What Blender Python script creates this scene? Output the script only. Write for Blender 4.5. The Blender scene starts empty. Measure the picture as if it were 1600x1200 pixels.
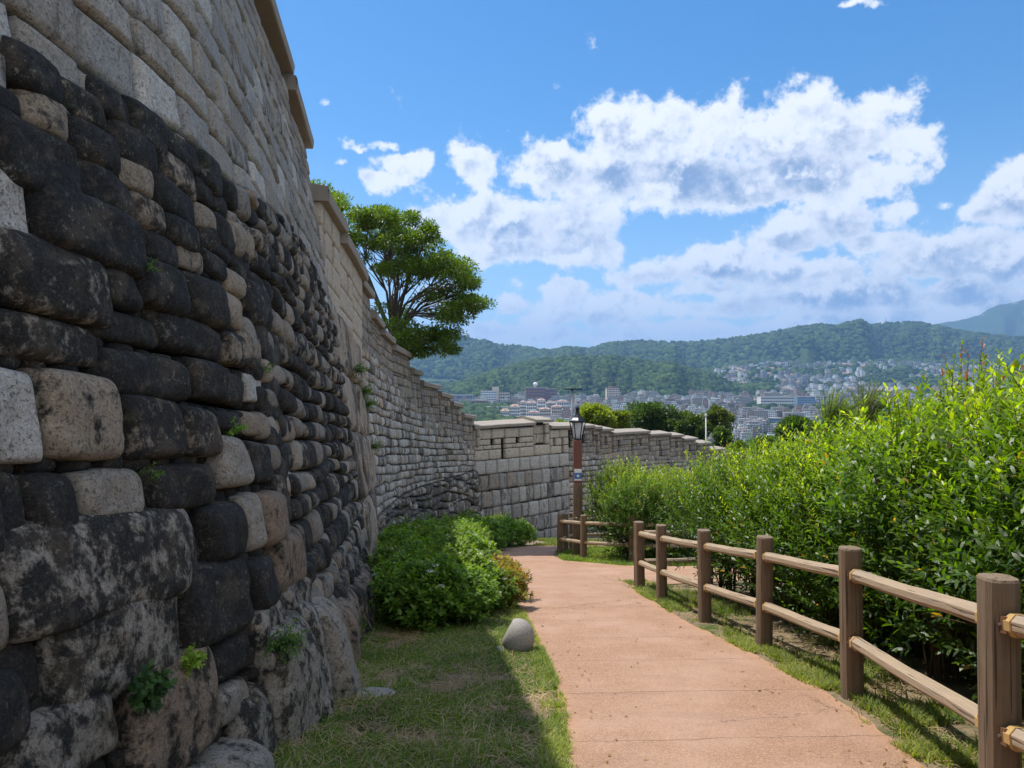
import bpy, math, random
import numpy as np
from mathutils import Vector
R = math.radians
rng = np.random.default_rng(7)
random.seed(7)
SC = bpy.context.scene
COL = SC.collection
EZ = 1.5            # eye height above the path under the camera
F = 1150.0          # focal length in photo pixels (1600 wide)

# ------------------------------------------------------------------ camera
cd = bpy.data.cameras.new('camera'); cam = bpy.data.objects.new('camera', cd); COL.objects.link(cam)
cd.sensor_width = 36; cd.lens = 36 * F / 1600
cd.clip_start = 0.05; cd.clip_end = 30000
cam.location = (0, 0, EZ); cam.rotation_euler = (R(90), 0, 0)
SC.camera = cam

# ------------------------------------------------------------------ light
SUN_EL, SUN_AZ = 63.0, -51.0      # azimuth from +Y, negative = left
sx, sy = math.sin(R(SUN_AZ)), math.cos(R(SUN_AZ))
sdir = Vector((sx * math.cos(R(SUN_EL)), sy * math.cos(R(SUN_EL)), math.sin(R(SUN_EL))))
sl = bpy.data.lights.new('sun', 'SUN'); sl.energy = 3.9; sl.angle = R(0.5); sl.color = (1, .95, .87)
so = bpy.data.objects.new('sun', sl); COL.objects.link(so)
so.rotation_euler = sdir.to_track_quat('Z', 'Y').to_euler()
SC.view_settings.view_transform = 'Standard'
SC.view_settings.look = 'None'
SC.view_settings.exposure = 0.72
SC.view_settings.gamma = 1
SC.cycles.volume_bounces = 0
SC.cycles.max_bounces = 8
SC.cycles.transparent_max_bounces = 8

class NT:
    """small helper to write node trees"""
    def __init__(s, tree):
        s.t = tree; s.n = tree.nodes; s.l = tree.links
    def new(s, typ, **kw):
        nd = s.n.new(typ)
        for k, v in kw.items(): setattr(nd, k, v)
        return nd
    def put(s, sock, v):
        if isinstance(v, bpy.types.NodeSocket): s.l.new(v, sock)
        elif v is not None: sock.default_value = v
    def m(s, op, a, b=None, c=None, clamp=False):
        nd = s.new('ShaderNodeMath', operation=op, use_clamp=clamp)
        for i, v in enumerate((a, b, c)):
            if v is not None: s.put(nd.inputs[i], v)
        return nd.outputs[0]
    def vm(s, op, a, b=None, out=0):
        nd = s.new('ShaderNodeVectorMath', operation=op)
        s.put(nd.inputs[0], a)
        if b is not None: s.put(nd.inputs[1], b)
        return nd.outputs[out]
    def noise(s, vec, scale, detail=4, rough=.55, dist=0, out=0, lac=2.0):
        nd = s.new('ShaderNodeTexNoise'); s.put(nd.inputs['Vector'], vec)
        nd.inputs['Scale'].default_value = scale; nd.inputs['Detail'].default_value = detail
        nd.inputs['Roughness'].default_value = rough; nd.inputs['Distortion'].default_value = dist
        nd.inputs['Lacunarity'].default_value = lac
        return nd.outputs[out]
    def mix(s, f, a, b, typ='MIX'):
        nd = s.new('ShaderNodeMix', data_type='RGBA', blend_type=typ)
        s.put(nd.inputs[0], f); s.put(nd.inputs[6], a); s.put(nd.inputs[7], b)
        return nd.outputs[2]
    def ramp(s, v, a, b, c=0., d=1.):
        nd = s.new('ShaderNodeMapRange', interpolation_type='SMOOTHSTEP')
        s.put(nd.inputs[0], v); 
        for i, q in enumerate((a, b, c, d)): nd.inputs[i + 1].default_value = q
        return nd.outputs[0]
    def bump(s, h, dist=.01, st=1, nrm=None):
        nd = s.new('ShaderNodeBump'); nd.inputs['Strength'].default_value = st
        nd.inputs['Distance'].default_value = dist; s.put(nd.inputs['Height'], h)
        if nrm is not None: s.put(nd.inputs['Normal'], nrm)
        return nd.outputs[0]

def c4(c): return (c[0], c[1], c[2], 1.0)

# ------------------------------------------------------------------ sky with cumulus, laid out by compass bearing and elevation
def angs(u, v):
    a = (u - 800) / F; b = (600 - v) / F
    return math.atan(a), math.atan(b / math.sqrt(1 + a * a))
# (u, v, ru, rv, weight)
CLOUDS = [
 (880,262,95,42,1.0),(985,205,85,52,1.0),(1085,205,120,56,1.0),(1215,205,120,58,1.0),(1330,215,100,52,1.0),(1415,215,50,32,.85),
 (1010,280,190,45,1.1),(1200,285,170,42,1.1),(1310,270,90,40,.9),(1105,310,70,25,.8),
 (760,350,90,42,1.1),(860,345,110,48,1.1),(920,385,75,40,1.0),(820,395,110,34,.95),(690,340,40,20,.7),
 (632,262,50,28,.9),(735,268,54,42,.9),(575,288,34,20,.8),(545,232,26,11,.75),(502,160,18,9,.5),(700,240,40,20,.75),(520,255,22,8,.65),(600,230,24,12,.7),
 (1290,345,100,34,1.0),(1240,375,80,30,1.0),(1400,320,30,14,.6),(1350,375,60,22,.9),
 (1590,295,46,44,1.05),(1545,325,36,18,.8),(1560,395,110,36,1.1),(1450,400,90,32,1.05),(1480,312,16,10,.5),
 (1130,408,110,30,1.0),(1020,425,80,28,.85),(1230,430,120,30,.9),(960,400,40,24,.7),
 (895,470,60,26,.95),(930,495,70,30,.9),(810,480,60,22,.8),(1050,480,80,18,.7),(860,450,40,14,.6),
 (1330,462,170,30,1.0),(1520,458,150,32,1.0),(1180,470,110,20,.9),(1090,450,90,16,.85),(1250,500,150,12,.8),(980,500,60,14,.8),(1420,490,180,14,.85),(700,480,50,14,.6),
 (780,520,110,17,.95),(940,528,170,18,1.0),(1150,510,160,16,1.0),(1380,500,220,15,1.0),(860,500,90,14,.9),(1000,470,90,24,1.0),(880,455,90,20,.9),(1120,480,120,18,1.0),(700,455,50,18,.7),
 (1365,4,46,8,.6),(1420,55,16,12,.45),(1480,6,28,6,.45),(1110,150,22,10,.6),(1487,252,12,8,.5),
]
GREYS = [(1500,462,150,20,.8),(1300,470,150,14,.7),(1180,478,100,10,.6),(810,488,50,12,.6),(1030,430,70,14,.6),(1230,432,110,14,.6),(1380,215,60,26,.5),(985,215,60,24,.45),(1130,262,240,34,1.0),(1250,235,110,32,.6),(870,372,130,36,1.0),(1300,375,80,26,.9),(1480,425,130,24,.9),(1100,215,60,20,.4),
         (930,500,60,22,.7),(1130,425,90,18,.5),(1000,290,130,22,.6),(760,370,60,24,.6),(1350,480,160,20,.5),(1570,330,40,20,.4),(1200,300,110,18,.8)]
def build_world():
    w = bpy.data.worlds.new('World'); SC.world = w; w.use_nodes = True
    t = NT(w.node_tree); t.n.clear()
    sky = t.new('ShaderNodeTexSky', sky_type='NISHITA', sun_disc=False)
    sky.sun_elevation = R(SUN_EL); sky.sun_rotation = R(SUN_AZ); sky.air_density = 1.0; sky.dust_density = .35; sky.ozone_density = 2.2
    sky.altitude = 100
    tc = t.new('ShaderNodeTexCoord').outputs['Generated']
    sep = t.new('ShaderNodeSeparateXYZ'); t.l.new(tc, sep.inputs[0])
    az = t.m('ARCTAN2', sep.outputs[0], sep.outputs[1]); el = t.m('ARCSINE', sep.outputs[2])
    cmb = t.new('ShaderNodeCombineXYZ'); t.l.new(az, cmb.inputs[0]); t.l.new(el, cmb.inputs[1]); P0 = cmb.outputs[0]
    # wisps distort the outline of every cloud
    wx = t.noise(tc, 9, 5, .6, out=1)
    wv = t.vm('SUBTRACT', wx, (.5, .5, .5)); wv = t.vm('MULTIPLY', wv, (.10, .06, 0))
    P = t.vm('ADD', P0, wv)
    def blobs(lst, P, k):
        acc = None
        for (u, v, ru, rv, wt) in lst:
            a, e = angs(u, v)
            d = t.vm('SUBTRACT', P, (a, e, 0)); d = t.vm('MULTIPLY', d, (F / ru * .90, F / rv * .90, 0))
            q = t.vm('DOT_PRODUCT', d, d, out=1)
            g = t.m('MULTIPLY', wt, t.m('POWER', 2.71828, t.m('MULTIPLY', q, -1.0)))
            acc = g if acc is None else t.m('SMOOTH_MAX', acc, g, .12)
        return acc
    S = t.m('MINIMUM', blobs(CLOUDS, P, 1), .90)
    G = t.m('MINIMUM', blobs(GREYS, P, 1), 1.2)
    n1 = t.noise(tc, 17, 9, .62); n2 = t.noise(tc, 48, 8, .68)
    base = t.m('ADD', S, t.m('MULTIPLY', t.m('SUBTRACT', n1, .5), 1.7))
    base = t.m('ADD', base, t.m('MULTIPLY', t.m('SUBTRACT', n2, .5), .55))
    elsq = t.vm('MULTIPLY', tc, (1, 1, 3.2))
    # unseen clouds at sides and back, thickened to fill the shaded wall
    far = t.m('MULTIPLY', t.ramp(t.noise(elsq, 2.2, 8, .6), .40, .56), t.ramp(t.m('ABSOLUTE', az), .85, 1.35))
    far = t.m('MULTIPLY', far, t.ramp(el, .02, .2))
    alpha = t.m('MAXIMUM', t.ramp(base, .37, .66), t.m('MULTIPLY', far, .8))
    # thickness: the middle of a cloud lets less light through than its edge
    puff = t.noise(t.vm('ADD', tc, (-.007, 0, .015)), 17, 9, .62)
    rim = t.m('MULTIPLY', t.m('SUBTRACT', n1, puff), 10.0)
    grey = t.m('ADD', t.m('MULTIPLY', G, .72), t.m('MULTIPLY', t.m('SUBTRACT', n1, .45), .7))
    grey = t.m('ADD', grey, t.m('MULTIPLY', rim, -.35))
    grey = t.ramp(grey, .0, .66)
    edge = t.ramp(base, .55, 1.1)
    grey = t.m('MULTIPLY', grey, t.m('ADD', t.m('MULTIPLY', edge, .85), .15))
    ccol = t.mix(grey, (6.5, 6.6, 6.8, 1), (1.6, 2.3, 3.7, 1))
    # those unseen clouds are brightened further for neutral fill light
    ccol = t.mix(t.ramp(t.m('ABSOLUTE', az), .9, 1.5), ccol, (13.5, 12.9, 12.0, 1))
    # whitish veil low over the horizon
    veil = t.m('MULTIPLY', t.ramp(el, .34, -.02), .22)
    skc = t.new('ShaderNodeHueSaturation'); skc.inputs['Saturation'].default_value = 1.38; skc.inputs['Value'].default_value = .93
    t.l.new(sky.outputs[0], skc.inputs['Color'])
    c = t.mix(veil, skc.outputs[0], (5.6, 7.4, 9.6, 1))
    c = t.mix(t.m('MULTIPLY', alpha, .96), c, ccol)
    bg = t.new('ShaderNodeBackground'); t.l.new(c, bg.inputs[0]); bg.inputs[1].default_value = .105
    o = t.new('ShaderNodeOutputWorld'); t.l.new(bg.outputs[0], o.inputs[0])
build_world()

# ------------------------------------------------------------------ helpers
def sstep(a, b, x):
    t = np.clip((np.asarray(x, float) - a) / (b - a), 0, 1); return t * t * (3 - 2 * t)
def _h(ix, iy, iz, seed):
    n = (ix.astype(np.int64) * 374761393 + iy.astype(np.int64) * 668265263 + iz.astype(np.int64) * 2147483647 + seed * 974711) & 0x7fffffff
    n = ((n ^ (n >> 13)) * 1274126177) & 0x7fffffff
    return ((n ^ (n >> 16)) & 0xffff) / 65535.0
def vnoise(x, y, z=0., seed=0):
    x, y, z = np.broadcast_arrays(np.asarray(x, float), np.asarray(y, float), np.asarray(z, float))
    ix, iy, iz = np.floor(x), np.floor(y), np.floor(z)
    fx, fy, fz = x - ix, y - iy, z - iz
    fx, fy, fz = [q * q * (3 - 2 * q) for q in (fx, fy, fz)]
    r = 0
    for dx in (0, 1):
        for dy in (0, 1):
            for dz in (0, 1):
                w = (fx if dx else 1 - fx) * (fy if dy else 1 - fy) * (fz if dz else 1 - fz)
                r = r + w * _h(ix + dx, iy + dy, iz + dz, seed)
    return r * 2 - 1
def fbm(x, y, z=0., o=4, seed=0):
    r, a = 0, 1.
    for i in range(o):
        r = r + a * vnoise(x * 2**i, y * 2**i, np.asarray(z) * 2**i, seed + i); a *= .5
    return r / 1.9

def mesh_obj(name, V, faces, mat, parent=None, smooth=True, cols=None, midx=None, link=True):
    """V (n,3) array; faces = list of (m,k) index arrays (k = 3 or 4)"""
    me = bpy.data.meshes.new(name)
    V = np.asarray(V, np.float32)
    faces = [np.asarray(f, np.int32) for f in faces if len(f)]
    nl = sum(f.size for f in faces); nf = sum(len(f) for f in faces)
    me.vertices.add(len(V)); me.vertices.foreach_set('co', V.ravel())
    me.loops.add(nl); me.polygons.add(nf)
    me.loops.foreach_set('vertex_index', np.concatenate([f.ravel() for f in faces]))
    tot = np.concatenate([np.full(len(f), f.shape[1]) for f in faces])
    st = np.concatenate([[0], np.cumsum(tot)[:-1]])
    me.polygons.foreach_set('loop_start', st.astype(np.int32)); me.polygons.foreach_set('loop_total', tot.astype(np.int32))
    me.polygons.foreach_set('use_smooth', np.full(nf, smooth))
    if midx is not None: me.polygons.foreach_set('material_index', np.asarray(midx, np.int32))
    me.update(calc_edges=True)
    if cols is not None:
        ca = me.color_attributes.new('col', 'FLOAT_COLOR', 'POINT')
        ca.data.foreach_set('color', np.asarray(cols, np.float32).ravel())
    for m in (mat if isinstance(mat, (list, tuple)) else [mat]): me.materials.append(m)
    o = bpy.data.objects.new(name, me)
    if link: COL.objects.link(o)
    if parent is not None: o.parent = parent
    return o
class MB:
    """collects boxes, tubes and lathes into one mesh"""
    def __init__(s): s.v = []; s.q = []; s.t = []; s.qm = []; s.tm = []; s.n = 0
    def add(s, V, Q=None, T=None, mi=0):
        V = np.asarray(V, float)
        if Q is not None and len(Q): s.q.append(np.asarray(Q) + s.n); s.qm.append(np.full(len(Q), mi))
        if T is not None and len(T): s.t.append(np.asarray(T) + s.n); s.tm.append(np.full(len(T), mi))
        s.v.append(V); s.n += len(V)
    def box(s, c, h, rz=0, mi=0, taper=1.0, shear=None):
        x, y, z = h
        P = np.array([(-x,-y,-z),(x,-y,-z),(x,y,-z),(-x,y,-z),(-x*taper,-y*taper,z),(x*taper,-y*taper,z),(x*taper,y*taper,z),(-x*taper,y*taper,z)])
        if shear is not None: P[:, 2] += P[:, shear[0]] * shear[1]
        cs, sn = math.cos(rz), math.sin(rz)
        P = np.c_[P[:, 0] * cs - P[:, 1] * sn, P[:, 0] * sn + P[:, 1] * cs, P[:, 2]] + np.array(c)
        s.add(P, [(0,3,2,1),(4,5,6,7),(0,1,5,4),(1,2,6,5),(2,3,7,6),(3,0,4,7)], mi=mi)
    def tube(s, pts, rad, k=8, cap=True, mi=0, rot=0.):
        pts = [Vector(p) for p in pts]
        rad = [rad] * len(pts) if np.isscalar(rad) else rad
        V = []; up = None
        for i, p in enumerate(pts):
            d = (pts[min(i + 1, len(pts) - 1)] - pts[max(i - 1, 0)]).normalized()
            if up is None:
                up = Vector((0, 0, 1)) if abs(d.z) < .9 else Vector((1, 0, 0))
            e1 = d.cross(up).normalized(); e2 = e1.cross(d).normalized(); up = e2
            for j in range(k):
                a = 2 * math.pi * j / k + rot
                V.append(p + (e1 * math.cos(a) + e2 * math.sin(a)) * rad[i])
        Q = []
        for i in range(len(pts) - 1):
            for j in range(k):
                a, b = i * k + j, i * k + (j + 1) % k
                Q.append((a, b, b + k, a + k))
        T = []
        if cap:
            V += [pts[0], pts[-1]]; c0 = len(V) - 2
            for j in range(k):
                T.append((c0, (j + 1) % k, j)); e = (len(pts) - 1) * k
                T.append((c0 + 1, e + j, e + (j + 1) % k))
        s.add([tuple(v) for v in V], Q, T, mi)
    def build(s, name, mat, parent=None, smooth=False, cols=None, link=True, bevel=0):
        V = np.concatenate(s.v)
        fs, ms = [], []
        if s.q: fs.append(np.concatenate(s.q)); ms.append(np.concatenate(s.qm))
        if s.t: fs.append(np.concatenate(s.t)); ms.append(np.concatenate(s.tm))
        o = mesh_obj(name, V, fs, mat, parent, smooth, cols, np.concatenate(ms), link)
        if bevel:
            b = o.modifiers.new('bevel', 'BEVEL'); b.width = bevel; b.segments = 2; b.limit_method = 'ANGLE'
        return o
def tag(o, label=None, cat=None, group=None, kind=None):
    if label: o['label'] = label
    if cat: o['category'] = cat
    if group: o['group'] = group
    if kind: o['kind'] = kind
    return o
def empty(name, loc=(0, 0, 0), rz=0, sc=1):
    o = bpy.data.objects.new(name, None); COL.objects.link(o); o.location = loc; o.rotation_euler = (0, 0, rz)
    o.scale = (sc, sc, sc) if np.isscalar(sc) else sc
    o.empty_display_size = .2
    return o
def copy_tree(o, parent=None):
    c = o.copy(); COL.objects.link(c)
    if parent is not None: c.parent = parent
    for ch in list(o.children): copy_tree(ch, c)
    return c

def catmull(P, n=12):
    P = np.asarray(P, float); Q = [2 * P[0] - P[1]] + list(P) + [2 * P[-1] - P[-2]]
    out = []
    for i in range(1, len(Q) - 2):
        p0, p1, p2, p3 = Q[i - 1:i + 3]
        for t in np.linspace(0, 1, n, endpoint=False):
            out.append(.5 * (2 * p1 + (p2 - p0) * t + (2 * p0 - 5 * p1 + 4 * p2 - p3) * t * t + (3 * p1 - p0 - 3 * p2 + p3) * t**3))
    out.append(P[-1]); return np.array(out)

# ------------------------------------------------------------------ materials
def mat(name, build):
    m = bpy.data.materials.new(name); m.use_nodes = True
    t = NT(m.node_tree); t.n.clear()
    o = t.new('ShaderNodeOutputMaterial')
    sh = build(t)
    t.l.new(sh, o.inputs[0])
    return m
def principled(t, col, rough=.8, nrm=None, metal=0., spec=.5, sss=None):
    p = t.new('ShaderNodeBsdfPrincipled')
    t.put(p.inputs['Base Color'], col if isinstance(col, bpy.types.NodeSocket) else c4(col))
    t.put(p.inputs['Roughness'], rough); p.inputs['Metallic'].default_value = metal
    p.inputs['Specular IOR Level'].default_value = spec
    if nrm is not None: t.l.new(nrm, p.inputs['Normal'])
    return p.outputs[0]
def attr(t, name='col'):
    return t.new('ShaderNodeAttribute', attribute_name=name)
def pos(t): return t.new('ShaderNodeNewGeometry').outputs['Position']
def obco(t): return t.new('ShaderNodeTexCoord').outputs['Object']

def stone_mat(crust=1.0, streak=0., fine=1.0, name='granite'):
    """granite: pale speckled rock; alpha of the stone's own tint says how much black crust grows on it"""
    def b(t):
        P = pos(t); A = attr(t); tint = A.outputs['Color']; dk = A.outputs['Alpha']
        sp = t.noise(P, 62 * fine, 5, .85); gr = t.noise(P, 13, 7, .72); pa = t.noise(P, 4.0, 5, .6)
        v = t.m('ADD', -.14, t.m('MULTIPLY', sp, 1.95)); v = t.m('MULTIPLY', v, t.m('ADD', .40, t.m('MULTIPLY', gr, 1.15)))
        cmb = t.new('ShaderNodeCombineXYZ')
        for i in range(3): t.l.new(v, cmb.inputs[i])
        c = t.mix(1.0, tint, cmb.outputs[0], 'MULTIPLY')
        # dark pits of biotite
        pits = t.ramp(t.noise(P, 52 * fine, 3, .6), .56, .66)
        c = t.mix(t.m('MULTIPLY', pits, .55), c, (.05, .045, .04, 1))
        warm = t.ramp(t.noise(P, 5.5, 4, .6, 0), .55, .72)
        c = t.mix(t.m('MULTIPLY', warm, .40), c, (.24, .165, .10, 1))
        SP = t.vm('MULTIPLY', P, (10, 10, 2.6 if streak else 8.5))
        cr = t.noise(SP, 1.0, 9, .70, .12)
        m = t.m('ADD', cr, t.m('MULTIPLY', t.m('SUBTRACT', dk, .47), .62))
        m = t.ramp(m, .43, .58, 0, .97)
        m = t.m('MULTIPLY', m, crust)
        ck = t.mix(t.ramp(sp, .4, .75), (.005, .0055, .006, 1), (.046, .043, .038, 1))
        ck = t.mix(t.ramp(gr, .52, .70, 0, .7), ck, (.12, .095, .07, 1))
        ck = t.mix(t.ramp(pa, .5, .66, 0, .55), ck, (.095, .072, .05, 1))
        c = t.mix(m, c, ck)
        # pale lichen on the crust
        li = t.m('MULTIPLY', t.ramp(t.noise(P, 38, 5, .75), .57, .64), t.ramp(pa, .44, .58))
        c = t.mix(t.m('MULTIPLY', li, .55 * crust), c, (.30, .30, .25, 1))
        mo = t.m('MULTIPLY', t.ramp(t.noise(P, 7, 5, .6, .5), .60, .72), .35)
        c = t.mix(mo, c, (.07, .085, .035, 1))
        h = t.m('ADD', t.m('MULTIPLY', sp, .35), t.m('MULTIPLY', gr, 1.0))
        h = t.m('SUBTRACT', h, t.m('MULTIPLY', pits, .35))
        n = t.bump(h, .022 if crust > .9 else .012, 1.0)
        return principled(t, c, .88, n, spec=.35)
    return mat(name, b)
M_ROUGH = stone_mat(1.0, name='rough_granite')
M_DRESS = stone_mat(.75, streak=1, name='dressed_granite')
M_FAR = stone_mat(.8, streak=1, fine=.35, name='far_granite')
def b_mortar(t):
    P = pos(t); n = t.noise(P, 9, 6, .7)
    return principled(t, t.mix(n, (.020, .018, .015, 1), (.10, .09, .075, 1)), .95, t.bump(n, .03))
M_MORTAR = mat('mortar', b_mortar)
def b_cap(t):
    P = pos(t); n = t.noise(P, 3, 6, .65); s = t.noise(P, 90, 3, .7)
    c = t.mix(n, (.25, .21, .17, 1), (.42, .37, .31, 1)); c = t.mix(t.ramp(s, .35, .7), t.mix(.45, c, (.10, .09, .08, 1)), c)
    c = t.mix(t.ramp(t.noise(P, 1.7, 6, .7), .55, .75, 0, .6), c, (.12, .11, .095, 1))
    return principled(t, c, .85, t.bump(t.m('ADD', s, n), .006))
M_CAP = mat('capstone_granite', b_cap)

def leaf_mat(name, rough=.42, trans=.5, gain=1.0, spec=.5, tgain=1.7):
    def b(t):
        A = attr(t).outputs['Color']
        oi = t.new('ShaderNodeObjectInfo').outputs['Random']
        hs = t.new('ShaderNodeHueSaturation'); t.l.new(A, hs.inputs['Color'])
        t.put(hs.inputs['Value'], t.m('ADD', .85 * gain, t.m('MULTIPLY', oi, .3 * gain)))
        t.put(hs.inputs['Hue'], t.m('ADD', .49, t.m('MULTIPLY', oi, .02)))
        c = hs.outputs[0]
        p = principled(t, c, rough, None, spec=spec)
        tr = t.new('ShaderNodeBsdfTranslucent')
        tc = t.mix(1.0, c, (1.42 * tgain, 1.5 * tgain, .28 * tgain, 1), 'MULTIPLY'); t.l.new(tc, tr.inputs[0])
        mx = t.new('ShaderNodeMixShader'); mx.inputs[0].default_value = trans
        t.l.new(p, mx.inputs[1]); t.l.new(tr.outputs[0], mx.inputs[2])
        return mx.outputs[0]
    return mat(name, b)
M_LEAF = leaf_mat('leaf', .42, .42, 1.0, .42, 1.9)
M_LEAF_SOFT = leaf_mat('soft_leaf', .6, .38, 1, .3)
M_FLOWER = leaf_mat('petal', .6, .3, 1, .3, .8)
def b_bark(t):
    P = obco(t); n = t.noise(t.vm('MULTIPLY', P, (9, 9, 1.6)), 2, 6, .7)
    return principled(t, t.mix(n, (.035, .028, .022, 1), (.14, .11, .085, 1)), .9, t.bump(n, .03))
M_BARK = mat('bark', b_bark)
def b_twig(t):
    return principled(t, (.10, .065, .035), .8)
M_TWIG = mat('twig', b_twig)

def b_path(t):
    P = pos(t)
    s = t.noise(P, 110, 4, .85); g = t.noise(P, 42, 5, .75); w = t.noise(P, 1.3, 6, .65); w2 = t.noise(t.vm('MULTIPLY', P, (.8, 3.0, 1)), 1.2, 5, .6)
    c = t.mix(t.ramp(s, .30, .70), (.165, .080, .042, 1), (.58, .36, .225, 1))
    c = t.mix(t.ramp(g, .35, .65), t.mix(.5, c, (.15, .085, .065, 1)), c)
    c = t.mix(t.ramp(w, .35, .75, 0, .40), c, (.50, .34, .26, 1))
    c = t.mix(t.ramp(w2, .52, .75, 0, .38), c, (.25, .15, .115, 1))
    # transverse joints about every 1.15 m, wavering and broken
    sep = t.new('ShaderNodeSeparateXYZ'); t.l.new(P, sep.inputs[0])
    wob = t.m('MULTIPLY', t.m('SUBTRACT', t.noise(P, 2.2, 5, .7), .5), .14)
    y = t.m('ADD', t.m('ADD', sep.outputs[1], t.m('MULTIPLY', sep.outputs[0], -.06)), wob)
    fr = t.m('PINGPONG', t.m('ADD', y, .07), .575)
    jt = t.ramp(fr, .008, .002)
    brk = t.ramp(t.noise(P, 1.1, 3, .5), .40, .55)
    c = t.mix(t.m('MULTIPLY', jt, t.m('MULTIPLY', brk, .36)), c, (.09, .05, .04, 1))
    # hairline cracks
    vo = t.new('ShaderNodeTexVoronoi', feature='DISTANCE_TO_EDGE'); vo.inputs['Scale'].default_value = .55
    t.l.new(t.vm('ADD', P, t.vm('MULTIPLY', t.noise(P, 4, 5, .7, out=1), (.5, .5, 0))), vo.inputs['Vector'])
    cr = t.m('MULTIPLY', t.ramp(vo.outputs['Distance'], .006, .002), t.ramp(t.noise(P, .6, 2, .5), .52, .6))
    c = t.mix(t.m('MULTIPLY', cr, .7), c, (.08, .05, .04, 1))
    # dust and moss swept to the edges: edge weight is stored per vertex
    e = attr(t).outputs['Fac']
    de = t.m('MULTIPLY', t.ramp(t.m('ADD', e, t.m('MULTIPLY', t.m('SUBTRACT', w, .5), .9)), .45, 1.1), .6)
    c = t.mix(de, c, (.40, .225, .125, 1))
    h = t.m('SUBTRACT', t.m('ADD', t.m('MULTIPLY', s, 1), t.m('MULTIPLY', g, 1)), t.m('MULTIPLY', jt, 2))
    return principled(t, c, .82, t.bump(h, .004), spec=.35)
M_PATH = mat('path_aggregate', b_path)

def b_ground(t):
    P = pos(t)
    a = t.noise(P, 1.9, 6, .65); b = t.noise(P, 45, 5, .75); d = t.noise(P, .7, 3, .5)
    soil = t.mix(b, (.11, .078, .05, 1), (.34, .26, .17, 1))
    gr = t.mix(b, (.03, .055, .012, 1), (.09, .13, .03, 1))
    c = t.mix(t.ramp(a, .50, .64), soil, gr)
    # far away the ground is woodland and streets
    sep = t.new('ShaderNodeSeparateXYZ'); t.l.new(P, sep.inputs[0])
    L = t.vm('LENGTH', P, out=1)
    f1 = t.noise(P, .018, 5, .6); f2 = t.noise(P, .12, 4, .7)
    wood = t.mix(t.ramp(f2, .35, .7), (.018, .040, .010, 1), (.055, .090, .022, 1))
    street = t.mix(f2, (.07, .07, .075, 1), (.20, .19, .18, 1))
    low = t.ramp(sep.outputs[2], -58, -75)
    farc = t.mix(t.m('MULTIPLY', low, t.ramp(f1, .42, .5)), wood, street)
    c = t.mix(t.ramp(L, 70, 160), c, farc)
    # bare rock on the steep peaks
    rk = t.m('MULTIPLY', t.ramp(t.noise(P, .009, 5, .65), .60, .70), t.ramp(sep.outputs[2], 120, 260))
    c = t.mix(t.m('MULTIPLY', rk, .6), c, (.28, .26, .23, 1))
    return principled(t, c, .95, t.bump(b, .02, .8), spec=.2)
M_GROUND = mat('ground_soil', b_ground)

def b_wood(t):
    P = obco(t)
    g = t.noise(t.vm('MULTIPLY', P, (26, 26, 1.6)), 1.6, 6, .7); s = t.noise(P, 3, 4, .6)
    k = t.ramp(t.noise(t.vm('MULTIPLY', P, (60, 60, 1.2)), 1, 2, .5), .60, .66)
    c = t.mix(g, (.066, .044, .028, 1), (.27, .19, .125, 1))
    c = t.mix(t.ramp(s, .4, .7, 0, .5), c, (.22, .17, .12, 1))
    c = t.mix(t.m('MULTIPLY', k, .7), c, (.028, .02, .016, 1))
    return principled(t, c, .78, t.bump(t.m('SUBTRACT', g, t.m('MULTIPLY', k, .6)), .006), spec=.35)
M_POST = mat('post_timber', b_wood)
def b_rail(t):
    P = obco(t)
    g = t.noise(t.vm('MULTIPLY', P, (1.6, 40, 40)), 1.5, 6, .72); s = t.noise(t.vm('MULTIPLY', P, (2, 9, 9)), 1, 4, .6)
    k = t.ramp(t.noise(t.vm('MULTIPLY', P, (1.3, 55, 55)), 1, 2, .5), .60, .66)
    c = t.mix(g, (.19, .135, .09, 1), (.50, .39, .275, 1))
    c = t.mix(t.ramp(s, .50, .72, 0, .6), c, (.30, .25, .20, 1))
    c = t.mix(t.m('MULTIPLY', k, .75), c, (.05, .035, .025, 1))
    return principled(t, c, .8, t.bump(t.m('SUBTRACT', g, k), .005), spec=.3)
M_RAIL = mat('rail_timber', b_rail)
def simple(name, col, rough=.6, metal=0., var=.15, sc=8, emit=None):
    def b(t):
        n = t.noise(obco(t), sc, 5, .6)
        lo = tuple(q * (1 - var) for q in col); hi = tuple(min(1, q * (1 + var)) for q in col)
        return principled(t, t.mix(n, c4(lo), c4(hi)), rough, t.bump(n, .002), metal)
    return mat(name, b)
M_BRACKET = simple('galvanised_bracket', (.50, .33, .13), .5, .25)
M_PLATE = simple('brown_plate', (.17, .09, .05), .5, .1)
M_BOLT = simple('bolt_steel', (.35, .3, .25), .4, .8)
M_BLACK = simple('black_iron', (.012, .013, .018), .38, .3)
def b_glass(t):
    tr = t.new('ShaderNodeBsdfTranslucent'); tr.inputs[0].default_value = (.95, .96, .97, 1)
    mx = t.new('ShaderNodeMixShader'); mx.inputs[0].default_value = .6
    t.l.new(principled(t, (.85, .86, .87), .3), mx.inputs[1]); t.l.new(tr.outputs[0], mx.inputs[2]); return mx.outputs[0]
M_GLASS = mat('frosted_glass', b_glass)
M_REDWOOD = simple('brown_pole_paint', (.155, .055, .035), .6, 0, .35, 14)
M_STEEL = simple('grey_pole_paint', (.22, .23, .24), .5, .3)
M_WHITE = simple('white_paint', (.75, .75, .73), .6)
M_PALE = simple('pale_grey_paint', (.42, .43, .42), .5)
M_BLUE = simple('blue_sticker', (.05, .18, .42), .5)
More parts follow.
